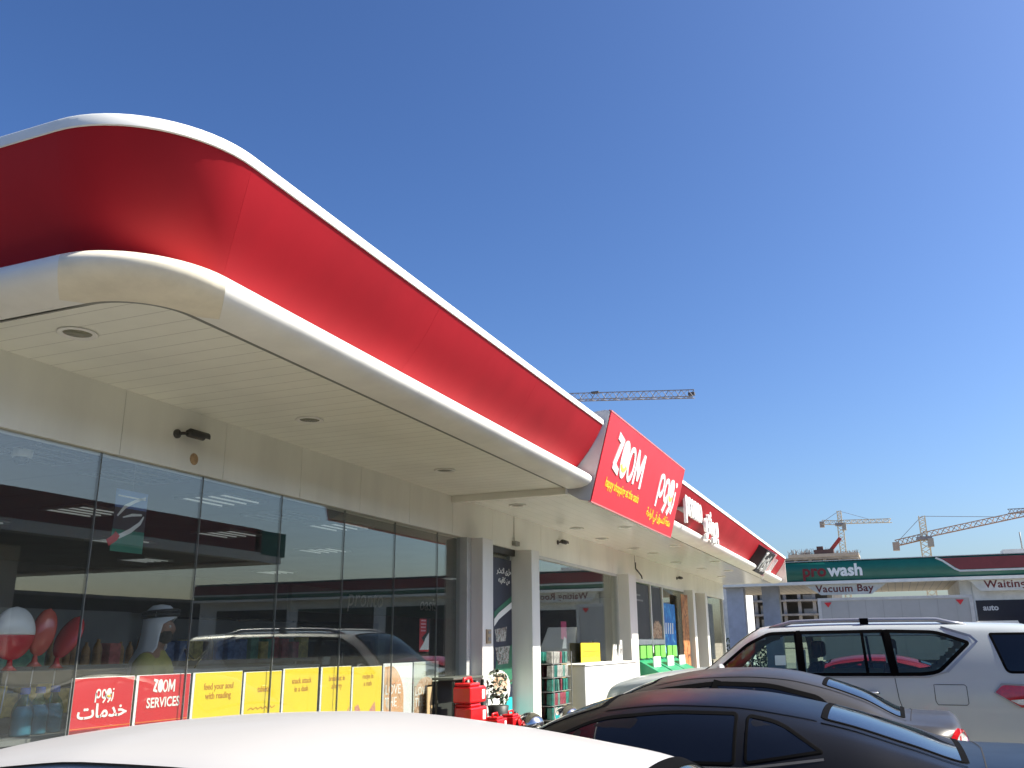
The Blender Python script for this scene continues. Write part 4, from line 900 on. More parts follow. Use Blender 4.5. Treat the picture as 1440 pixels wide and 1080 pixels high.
    def line(s, name, pts, w, m, sides=(-1,1), off=.003, top=False, parent=None):
        for sg in ((0,) if top else sides):
            b = MB(); dense = []
            for a, c in zip(pts, pts[1:]):
                k = max(1, int(math.hypot(c[0]-a[0],c[1]-a[1])/.06)); dense += [(a[0]+(c[0]-a[0])*j/k, a[1]+(c[1]-a[1])*j/k) for j in range(k)]
            dense.append(pts[-1]); C = [s.top_pt(p[0],p[1],off) if top else s.side_pt(p[0],p[1],sg,off) for p in dense]
            rows = []
            for i, c in enumerate(C):
                d = (C[min(i+1,len(C)-1)]-C[max(i-1,0)]).normalized(); u = d.cross(Vector((0,0,1) if top else (0,1,0))).normalized(); rows.append([c+u*w/2, c-u*w/2])
            b.rows(rows, smooth=True); o = b.build(name, m, s.root)
    def wheel(s, wx, r, w=.22):
        t_ = s.t['wm'](wx)
        for sg in (-1,1):
            y = s.yc+sg*(t_-.03-w/2); c = (wx,y,r)
            b = MB(); b.lathe([(r*.66,-w/2),(r*.93,-w/2),(r,-w*.36),(r,w*.36),(r*.93,w/2),(r*.66,w/2),(r*.62,w*.3),(r*.62,-w*.3),(r*.66,-w/2)], c, 36, axis='y', caps=False); wh = b.build('wheel', mat('tyre_rubber', (.02,.02,.02), .85), s.root)
            b = MB(); b.lathe([(r*.64,-w*.45),(r*.66,-w*.47),(r*.66,w*.47),(r*.64,w*.45),(r*.60,w*.1*sg)], c, 36, axis='y', caps=False); b.lathe([(0,sg*w*.38),(.06,sg*w*.37),(.07,sg*w*.25),(0.001,sg*w*.24)], c, 18, axis='y', caps=False)
            for k in range(6):
                a = 2*pi*k/6; b.bar((wx+.04*cos(a),y+sg*w*.33,r+.04*sin(a)), (wx+r*.64*cos(a),y+sg*w*.36,r+r*.64*sin(a)), .05, .025)
            rm = b.build('rim', mat('alloy_rim', (.5,.5,.5), .25, metal=1), s.root); rm.parent = wh
            b = MB(); R_ = r+.058; yo = s.yc+sg*(t_-.008); yi = s.yc+sg*(t_-.38); arcs = [pi*(k/20) for k in range(-2,23)]
            b.rows([[(wx+R_*cos(a),yy,r+R_*sin(a)) for a in arcs] for yy in (yo,yi)]); b.add([(wx+R_*cos(a),yi,r+R_*sin(a)) for a in arcs], [tuple(range(len(arcs)))]); b.build('wheel_arch', BLACK, s.root)
    def chassis(s):
        b = MB(); wm = s.t['wm']((s.x0+s.x1)/2)
        b.box(s.x0+.35,s.x1-.35,s.yc-wm+.42,s.yc+wm-.42,.2,.42); b.box(s.x0+1.25,s.x1-1.25,s.yc-wm+.09,s.yc+wm-.09,.22,.40); b.build('underbody', BLACK, s.root)
def outset_(p): return inset(p, -.006)
def seat(car, x, yo, h0=.45, m=None):
    m = m or mat('seat_leather', (.05,.045,.04), .6)
    for sg in (-1,1):
        y = car.yc+sg*yo; b = MB(); b.box(x-.25,x+.28,y-.25,y+.25,h0,h0+.15); st = b.build('seat', m, car.root, bevel=.05)
        b = MB(); b.add([(x+.22,y-.24,h0+.15),(x+.22,y+.24,h0+.15),(x+.40,y+.21,h0+.68),(x+.40,y-.21,h0+.68),(x+.36,y-.24,h0+.12),(x+.36,y+.24,h0+.12),(x+.52,y+.2,h0+.68),(x+.52,y-.2,h0+.68)], [(0,1,2,3),(7,6,5,4),(4,5,1,0),(3,2,6,7),(0,3,7,4),(5,6,2,1)]); o = b.build('backrest', m, car.root, bevel=.05); o.parent = st
        b = MB(); b.box(x+.42,x+.54,y-.13,y+.13,h0+.73,h0+.94); o = b.build('headrest', m, car.root, bevel=.045); o.parent = st

def paint(key, col, **k):
    m = mat(key, col, k.get('rough',.35), metal=k.get('metal',0), var=k.get('var',.04), scale=2.5, coat=k.get('coat',.6), spec=k.get('spec',.5), col2=k.get('col2'))
    return m
SEAL = mat('window_rubber', (.003,.003,.0033), 1.0, spec=.05); CHROME = mat('chrome', (.75,.75,.75), .08, metal=1)
PRIV = mat('privacy_glass', (.004,.005,.008), .03, var=.02, coat=0, spec=.5); SEAM = mat('panel_gap', (.01,.01,.01), .8)
CARGL = glass_mat('car_glass', (.50,.60,.56), 1.5); TAIL = mat('tail_lamp_red', (.45,.01,.015), .08, coat=1, var=.15, scale=25); LAMPC = mat('lamp_clear', (.6,.6,.58), .08, coat=1, var=.2, scale=30)
def extras(c, mirror=None, handles=(), hm=None, bodym=None):
    if mirror:
        for sg in (-1,1):
            q = c.side_pt(mirror[0],mirror[1],sg,0); b = MB(); rows = []
            for k in range(9):
                a = pi*k/8-pi/2; h = max(.05, cos(a)); rows.append([(q.x+.02+.085*h*cos(t)*.6, q.y+sg*(.13+.10*sin(a)), q.z+.08+.075*h*sin(t)) for t in [2*pi*j/14 for j in range(14)]])
            b.rows(rows, True, True); mi = b.build('side_mirror', bodym, c.root)
            b = MB(); b.bar((q.x,q.y-sg*.02,q.z+.01),(q.x+.02,q.y+sg*.09,q.z+.05),.05,.03); o = b.build('mirror_arm', BLACK, c.root); o.parent = mi
    for hx, hz in handles:
        for sg in (-1,1):
            p = [c.side_pt(hx+d,hz,sg,o) for d,o in ((-.10,.004),(-.085,.028),(0,.034),(.085,.028),(.10,.004))]; b = MB(); b.tube(p, [.010,.014,.014,.014,.010], 8); b.build('door_handle', hm or bodym, c.root)

# --- 1. the white saloon right in front of the camera
YC = 2.28
wc = thing('parked_car', 'white saloon nearest the camera, only its roof and black drip strip showing', 'car', (-1.8,YC,0), 'cars parked nose-in before the shop')
T = dict(zc=[(-4.15,.62),(-4.08,.74),(-3.9,.83),(-3.3,.97),(-3.05,1.03),(-2.75,1.235),(-2.52,1.358),(-2.2,1.418),(-1.8,1.455),(-1.44,1.466),(-1.05,1.442),(-.75,1.405),(-.58,1.378),(-.48,1.335),(-.2,1.22),(.15,1.06),(.35,1.03),(.6,1.0),(.68,.92),(.72,.7)],
 zr=[(-4.15,.60),(-4.08,.72),(-3.9,.79),(-3.3,.93),(-3.05,.98),(-2.75,1.17),(-2.45,1.31),(-2.0,1.38),(-1.8,1.395),(-1.5,1.392),(-1.29,1.375),(-1.1,1.343),(-.65,1.26),(-.2,1.12),(.15,1.0),(.6,.96),(.68,.88),(.72,.68)],
 wr=[(-4.15,.45),(-4.0,.62),(-3.3,.70),(-3.0,.70),(-2.4,.62),(-1.4,.60),(-.6,.59),(.1,.62),(.6,.60),(.72,.45)],
 zb=[(-4.15,.55),(-4.0,.68),(-3.2,.90),(-2.0,.96),(-.5,1.0),(.4,.95),(.65,.85),(.72,.6)], wb=[(-4.15,.55),(-4.0,.74),(-3.3,.84),(-2,.86),(-.5,.86),(.4,.78),(.72,.55)],
 wm=[(-4.15,.58),(-4.0,.80),(-3.5,.90),(-1.5,.915),(0,.90),(.5,.84),(.72,.62)], zs=[(-4.15,.42),(-3.9,.22),(0,.22),(.5,.28),(.72,.42)])
WP = paint('white_car_paint', (.45,.44,.425), rough=.42, var=.01, coat=.25); c = Car(wc, YC, T)
sidew = round_poly([(-2.85,1.0,.03),(-2.25,1.33,.12),(-1.4,1.375,.1),(-.85,1.335,.1),(-.38,1.06,.05)], .05)
inn = c.window(sidew, .035, PRIV, SEAL)
ws = round_poly([(-3.02,-.9),(-2.48,-.86),(-2.48,.86),(-3.02,.9)], .08); c.topwindow(ws, .03, PRIV, SEAL, 'windscreen')
rw = round_poly([(-.56,-.84),(.12,-.88),(.12,.88),(-.56,.84)], .12); c.topwindow(rw, .035, mat('rear_glass_grey', (.03,.035,.03), .04, spec=.6), SEAL, 'rear_window')
c.body(WP, wheels=((-3.28,.32),(-.52,.32)))
b = MB(); q = [c.top_pt(-.36,e,.012) for e in (-.28,-.14,0,.14,.28)]; b.tube(q, .022, 8); b.build('sign_reflection', TAIL, wc)  # red bar stands for the red sign mirrored in the rear glass
for sg in (-1,1): c.line('drip_strip', [(x, sg*.965) for x in (-2.42,-2.1,-1.8,-1.4,-1.0,-.75,-.52)], .022, SEAL, top=True, off=.004)
c.line('door_gap', [(-1.55,.3),(-1.55,.9),(-1.5,1.33)], .006, SEAM); c.line('door_gap', [(-2.6,.35),(-2.7,1.0)], .006, SEAM)
c.line('boot_gap', [(.14,-.85),(.2,0),(.14,.85)], .006, SEAM, top=True)
c.patch('tail_lamp', round_poly([(.36,.78),(.62,.76),(.66,.88),(.4,.90)], .03), TAIL); c.patch('headlight', round_poly([(-4.02,.62),(-3.6,.74),(-3.55,.82),(-4.0,.72)], .03), LAMPC)
extras(c, (-2.6,.98), ((-1.75,.84),(-.75,.86)), bodym=WP); c.wheel(-3.28,.32); c.wheel(-.52,.32); c.chassis()

# --- 2. black coupe
YC = 5.85
cc = thing('parked_car', 'black two-door coupe with fully tinted windows, second from the camera', 'car', (-1.7,YC,0), 'cars parked nose-in before the shop')
T = dict(zc=[(-4.12,.62),(-4.05,.74),(-3.9,.80),(-3.0,.92),(-2.5,.985),(-2.3,1.06),(-2.17,1.13),(-1.85,1.275),(-1.6,1.345),(-1.35,1.372),(-1.05,1.374),(-.8,1.36),(-.55,1.32),(-.32,1.27),(0,1.175),(.28,1.088),(.45,1.078),(.66,1.08),(.70,1.04),(.74,.8)],
 zr=[(-4.12,.60),(-4.05,.71),(-3.9,.76),(-3.0,.885),(-2.5,.955),(-2.3,1.01),(-1.85,1.20),(-1.55,1.275),(-1.2,1.305),(-.9,1.30),(-.6,1.265),(-.3,1.21),(0,1.125),(.3,1.05),(.66,1.04),(.70,.99),(.74,.78)],
 wr=[(-4.12,.5),(-4.0,.68),(-3.2,.74),(-2.5,.76),(-1.9,.66),(-1.2,.60),(-.6,.60),(0,.66),(.4,.74),(.66,.74),(.74,.6)],
 zb=[(-4.12,.55),(-4.0,.66),(-3.2,.84),(-2.3,.94),(-1,1.0),(-.3,1.03),(.1,1.0),(.6,.97),(.70,.92),(.74,.7)], wb=[(-4.12,.55),(-4.0,.80),(-3.2,.88),(-2,.88),(-.8,.88),(-.2,.90),(.4,.88),(.74,.66)],
 wm=[(-4.12,.6),(-4.0,.86),(-3.4,.95),(-2,.93),(-1,.93),(0,.96),(.5,.92),(.74,.7)], zs=[(-4.12,.42),(-3.9,.2),(0,.2),(.5,.28),(.74,.42)])
BP = paint('black_car_paint', (.007,.0068,.0070), rough=.32, metal=.0, var=.10, coat=.0, spec=.28); c = Car(cc, YC, T)
dw = round_poly([(-2.12,1.03,.02),(-1.62,1.245,.12),(-1.2,1.285,.1),(-.84,1.282,.03),(-.84,1.045,.03)], .04); c.window(dw, .013, PRIV, SEAL)
qw = round_poly([(-.79,1.05,.03),(-.79,1.275,.03),(-.62,1.245,.08),(-.40,1.115,.02)], .03); c.window(qw, .012, PRIV, SEAL, name='quarter_window')
c.topwindow(round_poly([(-2.30,-.9),(-1.62,-.82),(-1.62,.82),(-2.30,.9)], .08), .03, PRIV, SEAL, 'windscreen')
c.topwindow(round_poly([(-.42,-.86),(.26,-.86),(.26,.86),(-.42,.86)], .06), .03, mat('rear_glass_blue', (.012,.014,.018), .03, spec=.8), SEAL, 'rear_window')
c.body(BP, wheels=((-3.2,.36),(-.35,.36)))
c.line('boot_gap', [(.33,-.95),(.36,0),(.33,.95)], .007, SEAM, top=True)
for sg in (-1,1): c.line('roof_moulding', [(x,sg*.93) for x in (-1.6,-1.2,-.8,-.44)], .012, SEAL, top=True); c.line('rear_pillar_strip', [(x,sg*.955) for x in (-.42,-.1,.25)], .016, SEAL, top=True)
c.line('door_gap', [(-.82,.35),(-.82,.98)], .006, SEAM); c.line('door_gap', [(-2.15,.35),(-2.2,.96)], .006, SEAM); c.line('waist_trim', [(-2.15,1.015),(-1.5,1.02),(-.8,1.03),(-.4,1.085)], .012, mat('dull_chrome', (.2,.2,.21), .3, metal=.8), off=.006)
c.patch('tail_lamp', round_poly([(.42,.78),(.64,.76),(.68,.90),(.46,.92)], .03), TAIL); c.patch('headlight', round_poly([(-4.02,.62),(-3.7,.72),(-3.7,.8),(-4.0,.74)], .03), LAMPC)
extras(c, (-1.95,1.02), ((-1.0,.86),), bodym=BP); c.wheel(-3.2,.36,.26); c.wheel(-.35,.36,.27); c.chassis()

# --- 3. dark brown saloon
YC = 8.55
bc = thing('parked_car', 'dark bronze-grey saloon with sloping rear window, between the black coupe and the white four-by-four', 'car', (-1.9,YC,0), 'cars parked nose-in before the shop')
def saloon_T(dx=0):
    T = dict(zc=[(-4.35,.55),(-4.28,.68),(-4.1,.74),(-3.4,.86),(-3.0,.93),(-2.75,1.03),(-2.38,1.20),(-2.1,1.315),(-1.84,1.385),(-1.5,1.428),(-1.2,1.435),(-.95,1.42),(-.66,1.365),(-.3,1.25),(.02,1.10),(.2,1.09),(.34,1.085),(.39,1.04),(.45,.72)],
     zr=[(-4.35,.53),(-4.28,.65),(-4.1,.70),(-3.4,.82),(-2.75,.96),(-2.38,1.13),(-2.0,1.285),(-1.6,1.355),(-1.2,1.37),(-.9,1.352),(-.6,1.29),(-.3,1.19),(.02,1.05),(.34,1.03),(.39,.99),(.45,.70)],
     wr=[(-4.35,.45),(-4.2,.66),(-3.4,.74),(-2.8,.76),(-2.1,.66),(-1.3,.61),(-.6,.60),(0,.66),(.34,.66),(.45,.5)],
     zb=[(-4.35,.50),(-4.2,.60),(-3.4,.78),(-2.6,.91),(-2,.97),(-.6,1.02),(.1,.99),(.34,.95),(.45,.66)], wb=[(-4.35,.55),(-4.2,.76),(-3.4,.86),(-1.5,.88),(-.4,.87),(.2,.82),(.45,.6)],
     wm=[(-4.35,.58),(-4.2,.82),(-3.6,.92),(-1.5,.93),(-.3,.92),(.2,.87),(.45,.66)], zs=[(-4.35,.42),(-4.1,.2),(-.3,.2),(.2,.28),(.45,.42)])
    return {k: [(x+dx,v) for x,v in q] for k,q in T.items()}
def saloon(root, YC, P, dx=0, roofm=None):
    c = Car(root, YC, saloon_T(dx)); rp = lambda pts, r: round_poly([(p[0]+dx,)+tuple(p[1:]) for p in pts], r)
    c.window(rp([(-2.45,1.03,.02),(-1.95,1.27,.12),(-1.45,1.335,.1),(-1.0,1.325,.1),(-.62,1.235,.05),(-.45,1.09,.04)], .05), .03, PRIV, SEAL)
    c.topwindow(rp([(-2.72,-.9),(-1.98,-.84),(-1.98,.84),(-2.72,.9)], .08), .03, PRIV, SEAL, 'windscreen')
    c.topwindow(rp([(-.60,-.84),(-.01,-.86),(-.01,.86),(-.60,.84)], .07), .03, MATS['rear_glass_blue'], SEAL, 'rear_window')
    c.body(P, wheels=((-3.4+dx,.34),(-.62+dx,.34)))
    c.line('boot_gap', [(.03+dx,-.92),(.05+dx,0),(.03+dx,.92)], .007, SEAM, top=True)
    for sg in (-1,1): c.line('roof_moulding', [(x+dx,sg*.94) for x in (-1.95,-1.5,-1.0,-.62,-.3,0)], .012, SEAL, top=True)
    c.line('door_gap', [(-1.5+dx,.3),(-1.5+dx,.98)], .006, SEAM); c.line('door_gap', [(-2.5+dx,.3),(-2.5+dx,.98)], .006, SEAM)
    c.line('window_pillar', [(-1.5+dx,.99),(-1.42+dx,1.34)], .06, SEAL, off=.009)
    c.patch('tail_lamp', rp([(.20,.84),(.39,.82),(.415,.92),(.405,.99),(.34,1.02),(.29,.96)], .02), TAIL, off=.006); c.patch('tail_lamp_clear', rp([(.30,.86),(.385,.85),(.40,.95),(.36,.99),(.33,.95)], .02), LAMPC, off=.009)
    c.patch('headlight', rp([(-4.24,.6),(-3.8,.74),(-3.75,.83),(-4.2,.72)], .03), LAMPC)
    extras(c, (-2.25,1.0), ((-1.7,.86),(-.75,.88)), bodym=P); c.wheel(-3.4+dx,.34); c.wheel(-.62+dx,.34); c.chassis(); return c
BR = paint('bronze_grey_paint', (.050,.047,.044), rough=.38, metal=.2, var=.06, coat=.1, spec=.35); c = saloon(bc, YC, BR)


# --- 4. white four-by-four
YC = 12.95
sc_ = thing('parked_car', 'tall white four-by-four with roof rails and see-through windows, farthest of the row', 'car', (-1.1,YC,0), 'cars parked nose-in before the shop')
T = dict(zc=[(-3.78,.70),(-3.72,.95),(-3.6,1.14),(-3.45,1.19),(-3.0,1.27),(-2.6,1.315),(-2.38,1.335),(-2.1,1.54),(-1.85,1.74),(-1.66,1.84),(-1.4,1.87),(-.6,1.89),(.4,1.885),(1.0,1.865),(1.3,1.845),(1.38,1.80),(1.48,1.5),(1.54,1.22),(1.60,1.05),(1.66,.8)],
 zr=[(-3.78,.68),(-3.72,.92),(-3.6,1.09),(-3.45,1.14),(-3.0,1.23),(-2.38,1.29),(-2.1,1.47),(-1.85,1.66),(-1.62,1.79),(-1.35,1.832),(-.6,1.852),(.4,1.845),(1.0,1.825),(1.3,1.80),(1.38,1.75),(1.48,1.46),(1.54,1.18),(1.60,1.02),(1.66,.78)],
 wr=[(-3.78,.62),(-3.6,.80),(-3.2,.84),(-2.38,.84),(-1.9,.76),(-1.5,.73),(0,.74),(1.0,.73),(1.3,.71),(1.5,.74),(1.66,.7)],
 zb=[(-3.78,.62),(-3.6,1.0),(-3.2,1.14),(-2.4,1.19),(-1,1.22),(1.0,1.225),(1.4,1.21),(1.54,1.12),(1.66,.72)], wb=[(-3.78,.68),(-3.6,.86),(-3.2,.93),(-2,.955),(0,.96),(1.0,.945),(1.4,.90),(1.66,.76)],
 wm=[(-3.78,.72),(-3.6,.90),(-3.2,.985),(-1,.995),(.8,.995),(1.3,.96),(1.66,.82)], zs=[(-3.78,.5),(-3.5,.3),(1.2,.3),(1.66,.5)])
T = {k: [(x+(.12 if x > 1.05 else 0),v) for x,v in q] for k,q in T.items()}
SP = paint('pearl_white_paint', (.425,.465,.465), rough=.35, var=.015, coat=.5); c = Car(sc_, YC, T, nx=150)
W1 = round_poly([(-2.25,1.245,.03),(-1.78,1.63,.08),(-1.5,1.765,.06),(-1.16,1.775,.02),(-1.12,1.25,.02)], .03)
W2 = round_poly([(-1.10,1.25,.02),(-1.13,1.775,.02),(-.14,1.782,.02),(-.07,1.255,.02)], .03)
W3 = round_poly([(-.05,1.255,.02),(-.11,1.782,.02),(.44,1.765,.1),(.80,1.63,.06),(.42,1.285,.10),(.25,1.26,.05)], .03)
holes = [inset(c.window(W, .035, CARGL, SEAL), .002) for W in (W1,W2,W3)]
c.window(round_poly([(1.0,1.73,.03),(1.12,1.29,.06),(1.54,1.29,.02),(1.47,1.73,.02)], .03), .02, PRIV, SEAL, name='rear_quarter_window')
wsh = c.topwindow(round_poly([(-2.34,-.93),(-1.66,-.86),(-1.66,.86),(-2.34,.93)], .06), .03, CARGL, SEAL, 'windscreen')
c.topwindow(round_poly([(1.505,-.88),(1.64,-.9),(1.64,.9),(1.505,.88)], .03), .02, PRIV, SEAL, 'rear_window')
c.body(SP, holes, [wsh], wheels=((-2.88,.40),(.2,.40)))
c.line('window_trim', [(.50,1.30),(.86,1.635),(.80,1.70),(.5,1.80)], .03, mat('grey_trim', (.30,.31,.34), .3, metal=.5), off=.006); c.line('window_trim', [(-2.2,1.232),(-1,1.236),(.3,1.244),(.50,1.30)], .018, MATS['grey_trim'], off=.007)
c.line('window_divider', [(-.36,1.265),(-.39,1.77)], .035, SEAL, off=.010)
for x0, x1 in ((-1.12,-1.14),(-.06,-.12)): c.line('door_pillar', [(x0,1.25),(x1,1.78)], .05, SEAL, off=.0105)
c.line('door_gap', [(-1.13,.42),(-1.11,1.22)], .007, SEAM); c.line('door_gap', [(-2.3,.5),(-2.3,1.2)], .007, SEAM); c.line('door_gap', [(.02,.72),(-.05,1.0),(-.07,1.23)], .007, SEAM)
c.line('fuel_flap_gap', [(.34,.98),(.34,1.16),(.66,1.16),(.68,1.14),(.68,.96),(.66,.94),(.36,.94),(.34,.98)], .006, SEAM, sides=(-1,))
TL = round_poly([(.96,1.08,.03),(1.05,1.16,.04),(1.5,1.14,.02),(1.56,.98,.02),(1.44,.94,.02),(1.18,.92,.05)], .03); c.patch('tail_lamp', TL, TAIL, off=.012)
c.patch('tail_lamp_clear', round_poly([(1.10,1.0),(1.46,1.03),(1.5,.97),(1.2,.95)], .02), LAMPC, off=.016)
c.line('tail_lamp_rim', [(p[0],p[1]) for p in ((1.2,.92),(.955,1.08),(1.04,1.17),(1.5,1.15))], .014, MATS['grey_trim'], off=.013)
c.patch('headlight', round_poly([(-3.68,.86),(-3.35,.95),(-3.32,1.06),(-3.62,1.0)], .03), LAMPC)
for sg in (-1,1):
    b = MB(); xs = np.linspace(-1.38,.62,14); q = [c.top_pt(x,sg*.90,.0) for x in xs]; q = [v+Vector((0,0,.045)) for v in q]; q[0].z -= .035; q[-1].z -= .035; b.tube([q[0]-Vector((.12,0,.02))]+q+[q[-1]+Vector((.16,0,-.02))], [.014]+[.027]*14+[.014], 8); rr = b.build('roof_rail', mat('rail_grey', (.32,.33,.36), .35, metal=.5), sc_)
    for x in (-.35,):
        p = c.top_pt(x,sg*.90,0); b = MB(); b.box(p.x-.05,p.x+.05,p.y-.032,p.y+.032,p.z-.01,p.z+.07); o = b.build('rail_foot', SEAL, sc_); o.parent = rr
extras(c, (-2.1,1.24), ((-1.4,1.06),(-.36,1.06)), hm=mat('handle_silver', (.55,.56,.58), .2, metal=.6), bodym=SP); c.wheel(-2.88,.40,.27); c.wheel(.2,.40,.27); c.chassis()
b = MB(); b.box(-2.4,-1.95,YC-.80,YC+.80,.95,1.2); b.build('dashboard', BLACK, sc_, bevel=.05); b = MB(); b.box(-2.2,1.35,YC-.85,YC+.85,.36,.44); b.build('cabin_floor', BLACK, sc_)
b = MB(); b.tube([(-1.85+.06*sin(a),YC-.4+.18*cos(a),1.22+.17*sin(a)) for a in [2*pi*k/24 for k in range(25)]], .016, 8, caps=False); b.build('steering_wheel', BLACK, sc_)
seat(c, -1.45, .40, .72); seat(c, -.55, .42, .74); seat(c, .45, .38, .72)
c.patch('permit_sticker', round_poly([(-1.43,1.37),(-1.30,1.37),(-1.30,1.485),(-1.43,1.485)], .01), mat('pale_sticker', (.45,.62,.60), .5), sides=(-1,), off=.012)
# --- 5. red and cream car seen through the four-by-four
rc = thing('parked_car', 'red car glimpsed through the windows of the white four-by-four', 'car', (-1.6,17.2,0), 'cars parked nose-in before the shop')
saloon(rc, 17.2, paint('red_car_paint', (.42,.012,.02), rough=.3), .9)

# ------------------------------------------------------------------ car wash across the yard
cw = thing('car_wash', 'car wash building with green and maroon fascia, cream soffit, columns and white walls', 'building', (8,44,0))
GF = 40.0
def fas(x0, x1, m, name, y0=GF):
    b = MB(); rows = []
    for z, dy in ((4.06,.0),(4.12,-.05),(4.4,-.11),(4.65,-.11),(4.80,-.06),(4.86,.02),(4.86,.4)): rows.append([(x,y0+dy,z) for x in np.linspace(x0,x1,8)])
    b.rows([r[::-1] for r in rows]); o = b.build(name, m, cw); s = o.modifiers.new('s','SOLIDIFY'); s.thickness = .02; return o
fas(-7.0,26,GREENP,'fascia')
fas_f = FY(GF-.125)
b = MB(); b.plate(fas_f, [(1.98,4.80),(2.60,4.34),(26,4.34),(26,4.80)], 0,.012); b.build('maroon_band', MAROON, cw)
b = MB(); b.stroke(fas_f, [(1.80,4.83),(2.05,4.70),(2.44,4.38),(2.62,4.29),(3.0,4.285),(26,4.285)], .075, 0,.014); b.build('white_stripe', mat('stripe_grey', (.62,.64,.62), .45), cw)
b = MB(); b.box(-7.0,26,GF-.14,GF+.25,3.93,4.055); b.build('lower_trim', TRIM, cw); b = MB(); b.box(-7,26,GF-.08,GF+.5,4.87,4.90); b.build('top_trim', mat('grey_flashing', (.5,.52,.5), .4), cw)
CREAM = line_mat('cream_soffit', (.62,.52,.36), (.35,.29,.2), 0, .3, .03, .5)
b = MB(); b.box(-7,26,GF+.26,GF+9,4.0,4.05); b.build('soffit', CREAM, cw); b = MB(); b.box(-7,26,GF+.5,GF+9,4.5,4.88); b.build('roof', CONC, cw)
COLM = mat('wash_column', (.42,.46,.55), .45); 
for x0, x1, y0 in ((-6.62,-5.88,40.4),(-5.22,-4.5,41.2)): b = MB(); b.box(x0,x1,y0,y0+.6,0,4.0); b.build('column', COLM, cw, bevel=.02)
b = MB(); b.box(3.0,26,40.45,40.7,0,3.99); b.box(2.55,2.998,40.6,49,0,3.99); b.build('wall', mat('wash_wall', (.66,.68,.68), .6), cw)
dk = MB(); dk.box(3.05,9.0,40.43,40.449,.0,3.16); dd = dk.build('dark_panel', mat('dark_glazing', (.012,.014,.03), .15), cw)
for k in range(3): b = MB(); b.box(9.6+5.3*k,14.2+5.3*k,40.42,40.448,0,3.5); b.build('bay_shade_sheet', mat('bay_shade', (.02,.02,.022), .8), cw)  # flat dark sheets on the solid wall stand for shade inside the bays
b = MB(); b.text(FY(40.428), 'auto', 3.55,2.78,.30,0,.01, bold=.03); b.build('lettering', mat('pale_letter', (.6,.6,.62), .4), cw)
b = MB(); b.text(fas_f, 'pro', -3.33,4.26,.66,.0,.012,'LEFT', bold=.03, sx=1.0); b.build('lettering', mat('dark_red_letter', (.20,.012,.015), .4), cw, )
b = MB(); b.text(fas_f, 'wash', -2.30,4.26,.66,.0,.012,'LEFT', bold=.035, sx=1.0); b.build('lettering', WL, cw)
BRD = mat('sign_board', (.60,.61,.58), .5); BRL = mat('brown_letter', (.14,.02,.02), .5)
def board(x0, x1, label, txt, sh):
    t = thing('bay_sign', label, 'sign', ((x0+x1)/2,GF+.1,3.46)); f = FY(GF+.05)
    b = MB(); b.plate(f, [(x0,3.92),(x0+sh,3.50),(x1-sh,3.50),(x1,3.92)], -.04,0); b.build('board', BRD, t)
    b = MB(); b.text(f, txt, (x0+x1)/2-.05,3.62,.40,.0,.008, bold=.02, sx=1.08, spacing=1.05); b.build('lettering', BRL, t)
board(-3.30,-.10,'pale hanging board reading Vacuum Bay under the green fascia','Vacuum Bay',.62)
board(2.9,6.7,'pale board reading Waiting Room under the maroon fascia','Waiting Room',.35)
t = thing('rooftop_unit', 'white rooftop unit with a mast on the car wash roof', 'rooftop unit', (5.0,44,4.9)); b = MB(); b.box(4.6,5.9,43.5,44.5,4.9,5.35); b.build('casing', TRIM, t); b = MB(); b.tube([(5.4,44,5.35),(5.4,44,6.1)], .03, 6); b.build('mast', GREY, t); b = MB(); b.box(4.55,4.8,43.45,43.5,4.95,5.1); b.build('red_plate', REDP, t)
# box truck
tr = thing('box_truck', 'box truck with a long pale grey body and red corner markers behind the four-by-four', 'truck', (.5,36.5,0))
TRK = mat('truck_body', (.40,.41,.42), .5, var=.05, scale=1.2)
b = MB(); b.box(-2.52,2.6,36,38.3,1.0,3.17); bx_ = b.build('cargo_box', TRK, tr, bevel=.03); b = MB(); b.box(-2.55,2.63,35.97,36.03,3.10,3.2); b.box(2.52,2.64,35.97,36.04,1.0,3.098); b.box(-2.56,-2.44,35.97,36.04,1.0,3.098); b.build('edge_rail', mat('rail_white', (.55,.56,.57), .4), tr)
for x in np.arange(-2.1,2.3,.6): b = MB(); b.box(x-.01,x+.01,35.995,35.999,1.1,3.09); o = b.build('panel_joint', mat('joint_grey', (.34,.35,.36), .5), tr); o.parent = bx_
for x in (-2.2,2.22): b = MB(); b.plate(FY(35.99), [(x-.13,3.04),(x+.13,3.04),(x,2.86)], 0,.01); b.build('corner_marker', REDP, tr)
b = MB(); b.box(2.75,4.3,36.05,38.25,.55,1.5); b.add([(2.75,36.1,1.5),(4.25,36.1,1.5),(3.95,36.2,2.3),(2.75,36.2,2.3),(2.75,38.2,1.5),(4.25,38.2,1.5),(3.95,38.1,2.3),(2.75,38.1,2.3)], [(0,1,2,3),(7,6,5,4),(4,5,1,0),(3,2,6,7),(0,3,7,4),(5,6,2,1)]); b.build('cab', TRIM, tr)
b = MB(); b.box(-2.5,4.2,36.5,37.8,.55,.99); b.build('frame', BLACK, tr)
for x in (-1.5,3.4):
    for y in (36.1,38.0): b = MB(); b.lathe([(.0,-.13),(.44,-.13),(.47,-.09),(.47,.09),(.44,.13),(0,.13)], (x,y,.47), 24, axis='y'); b.build('wheel', MATS['tyre_rubber'], tr)

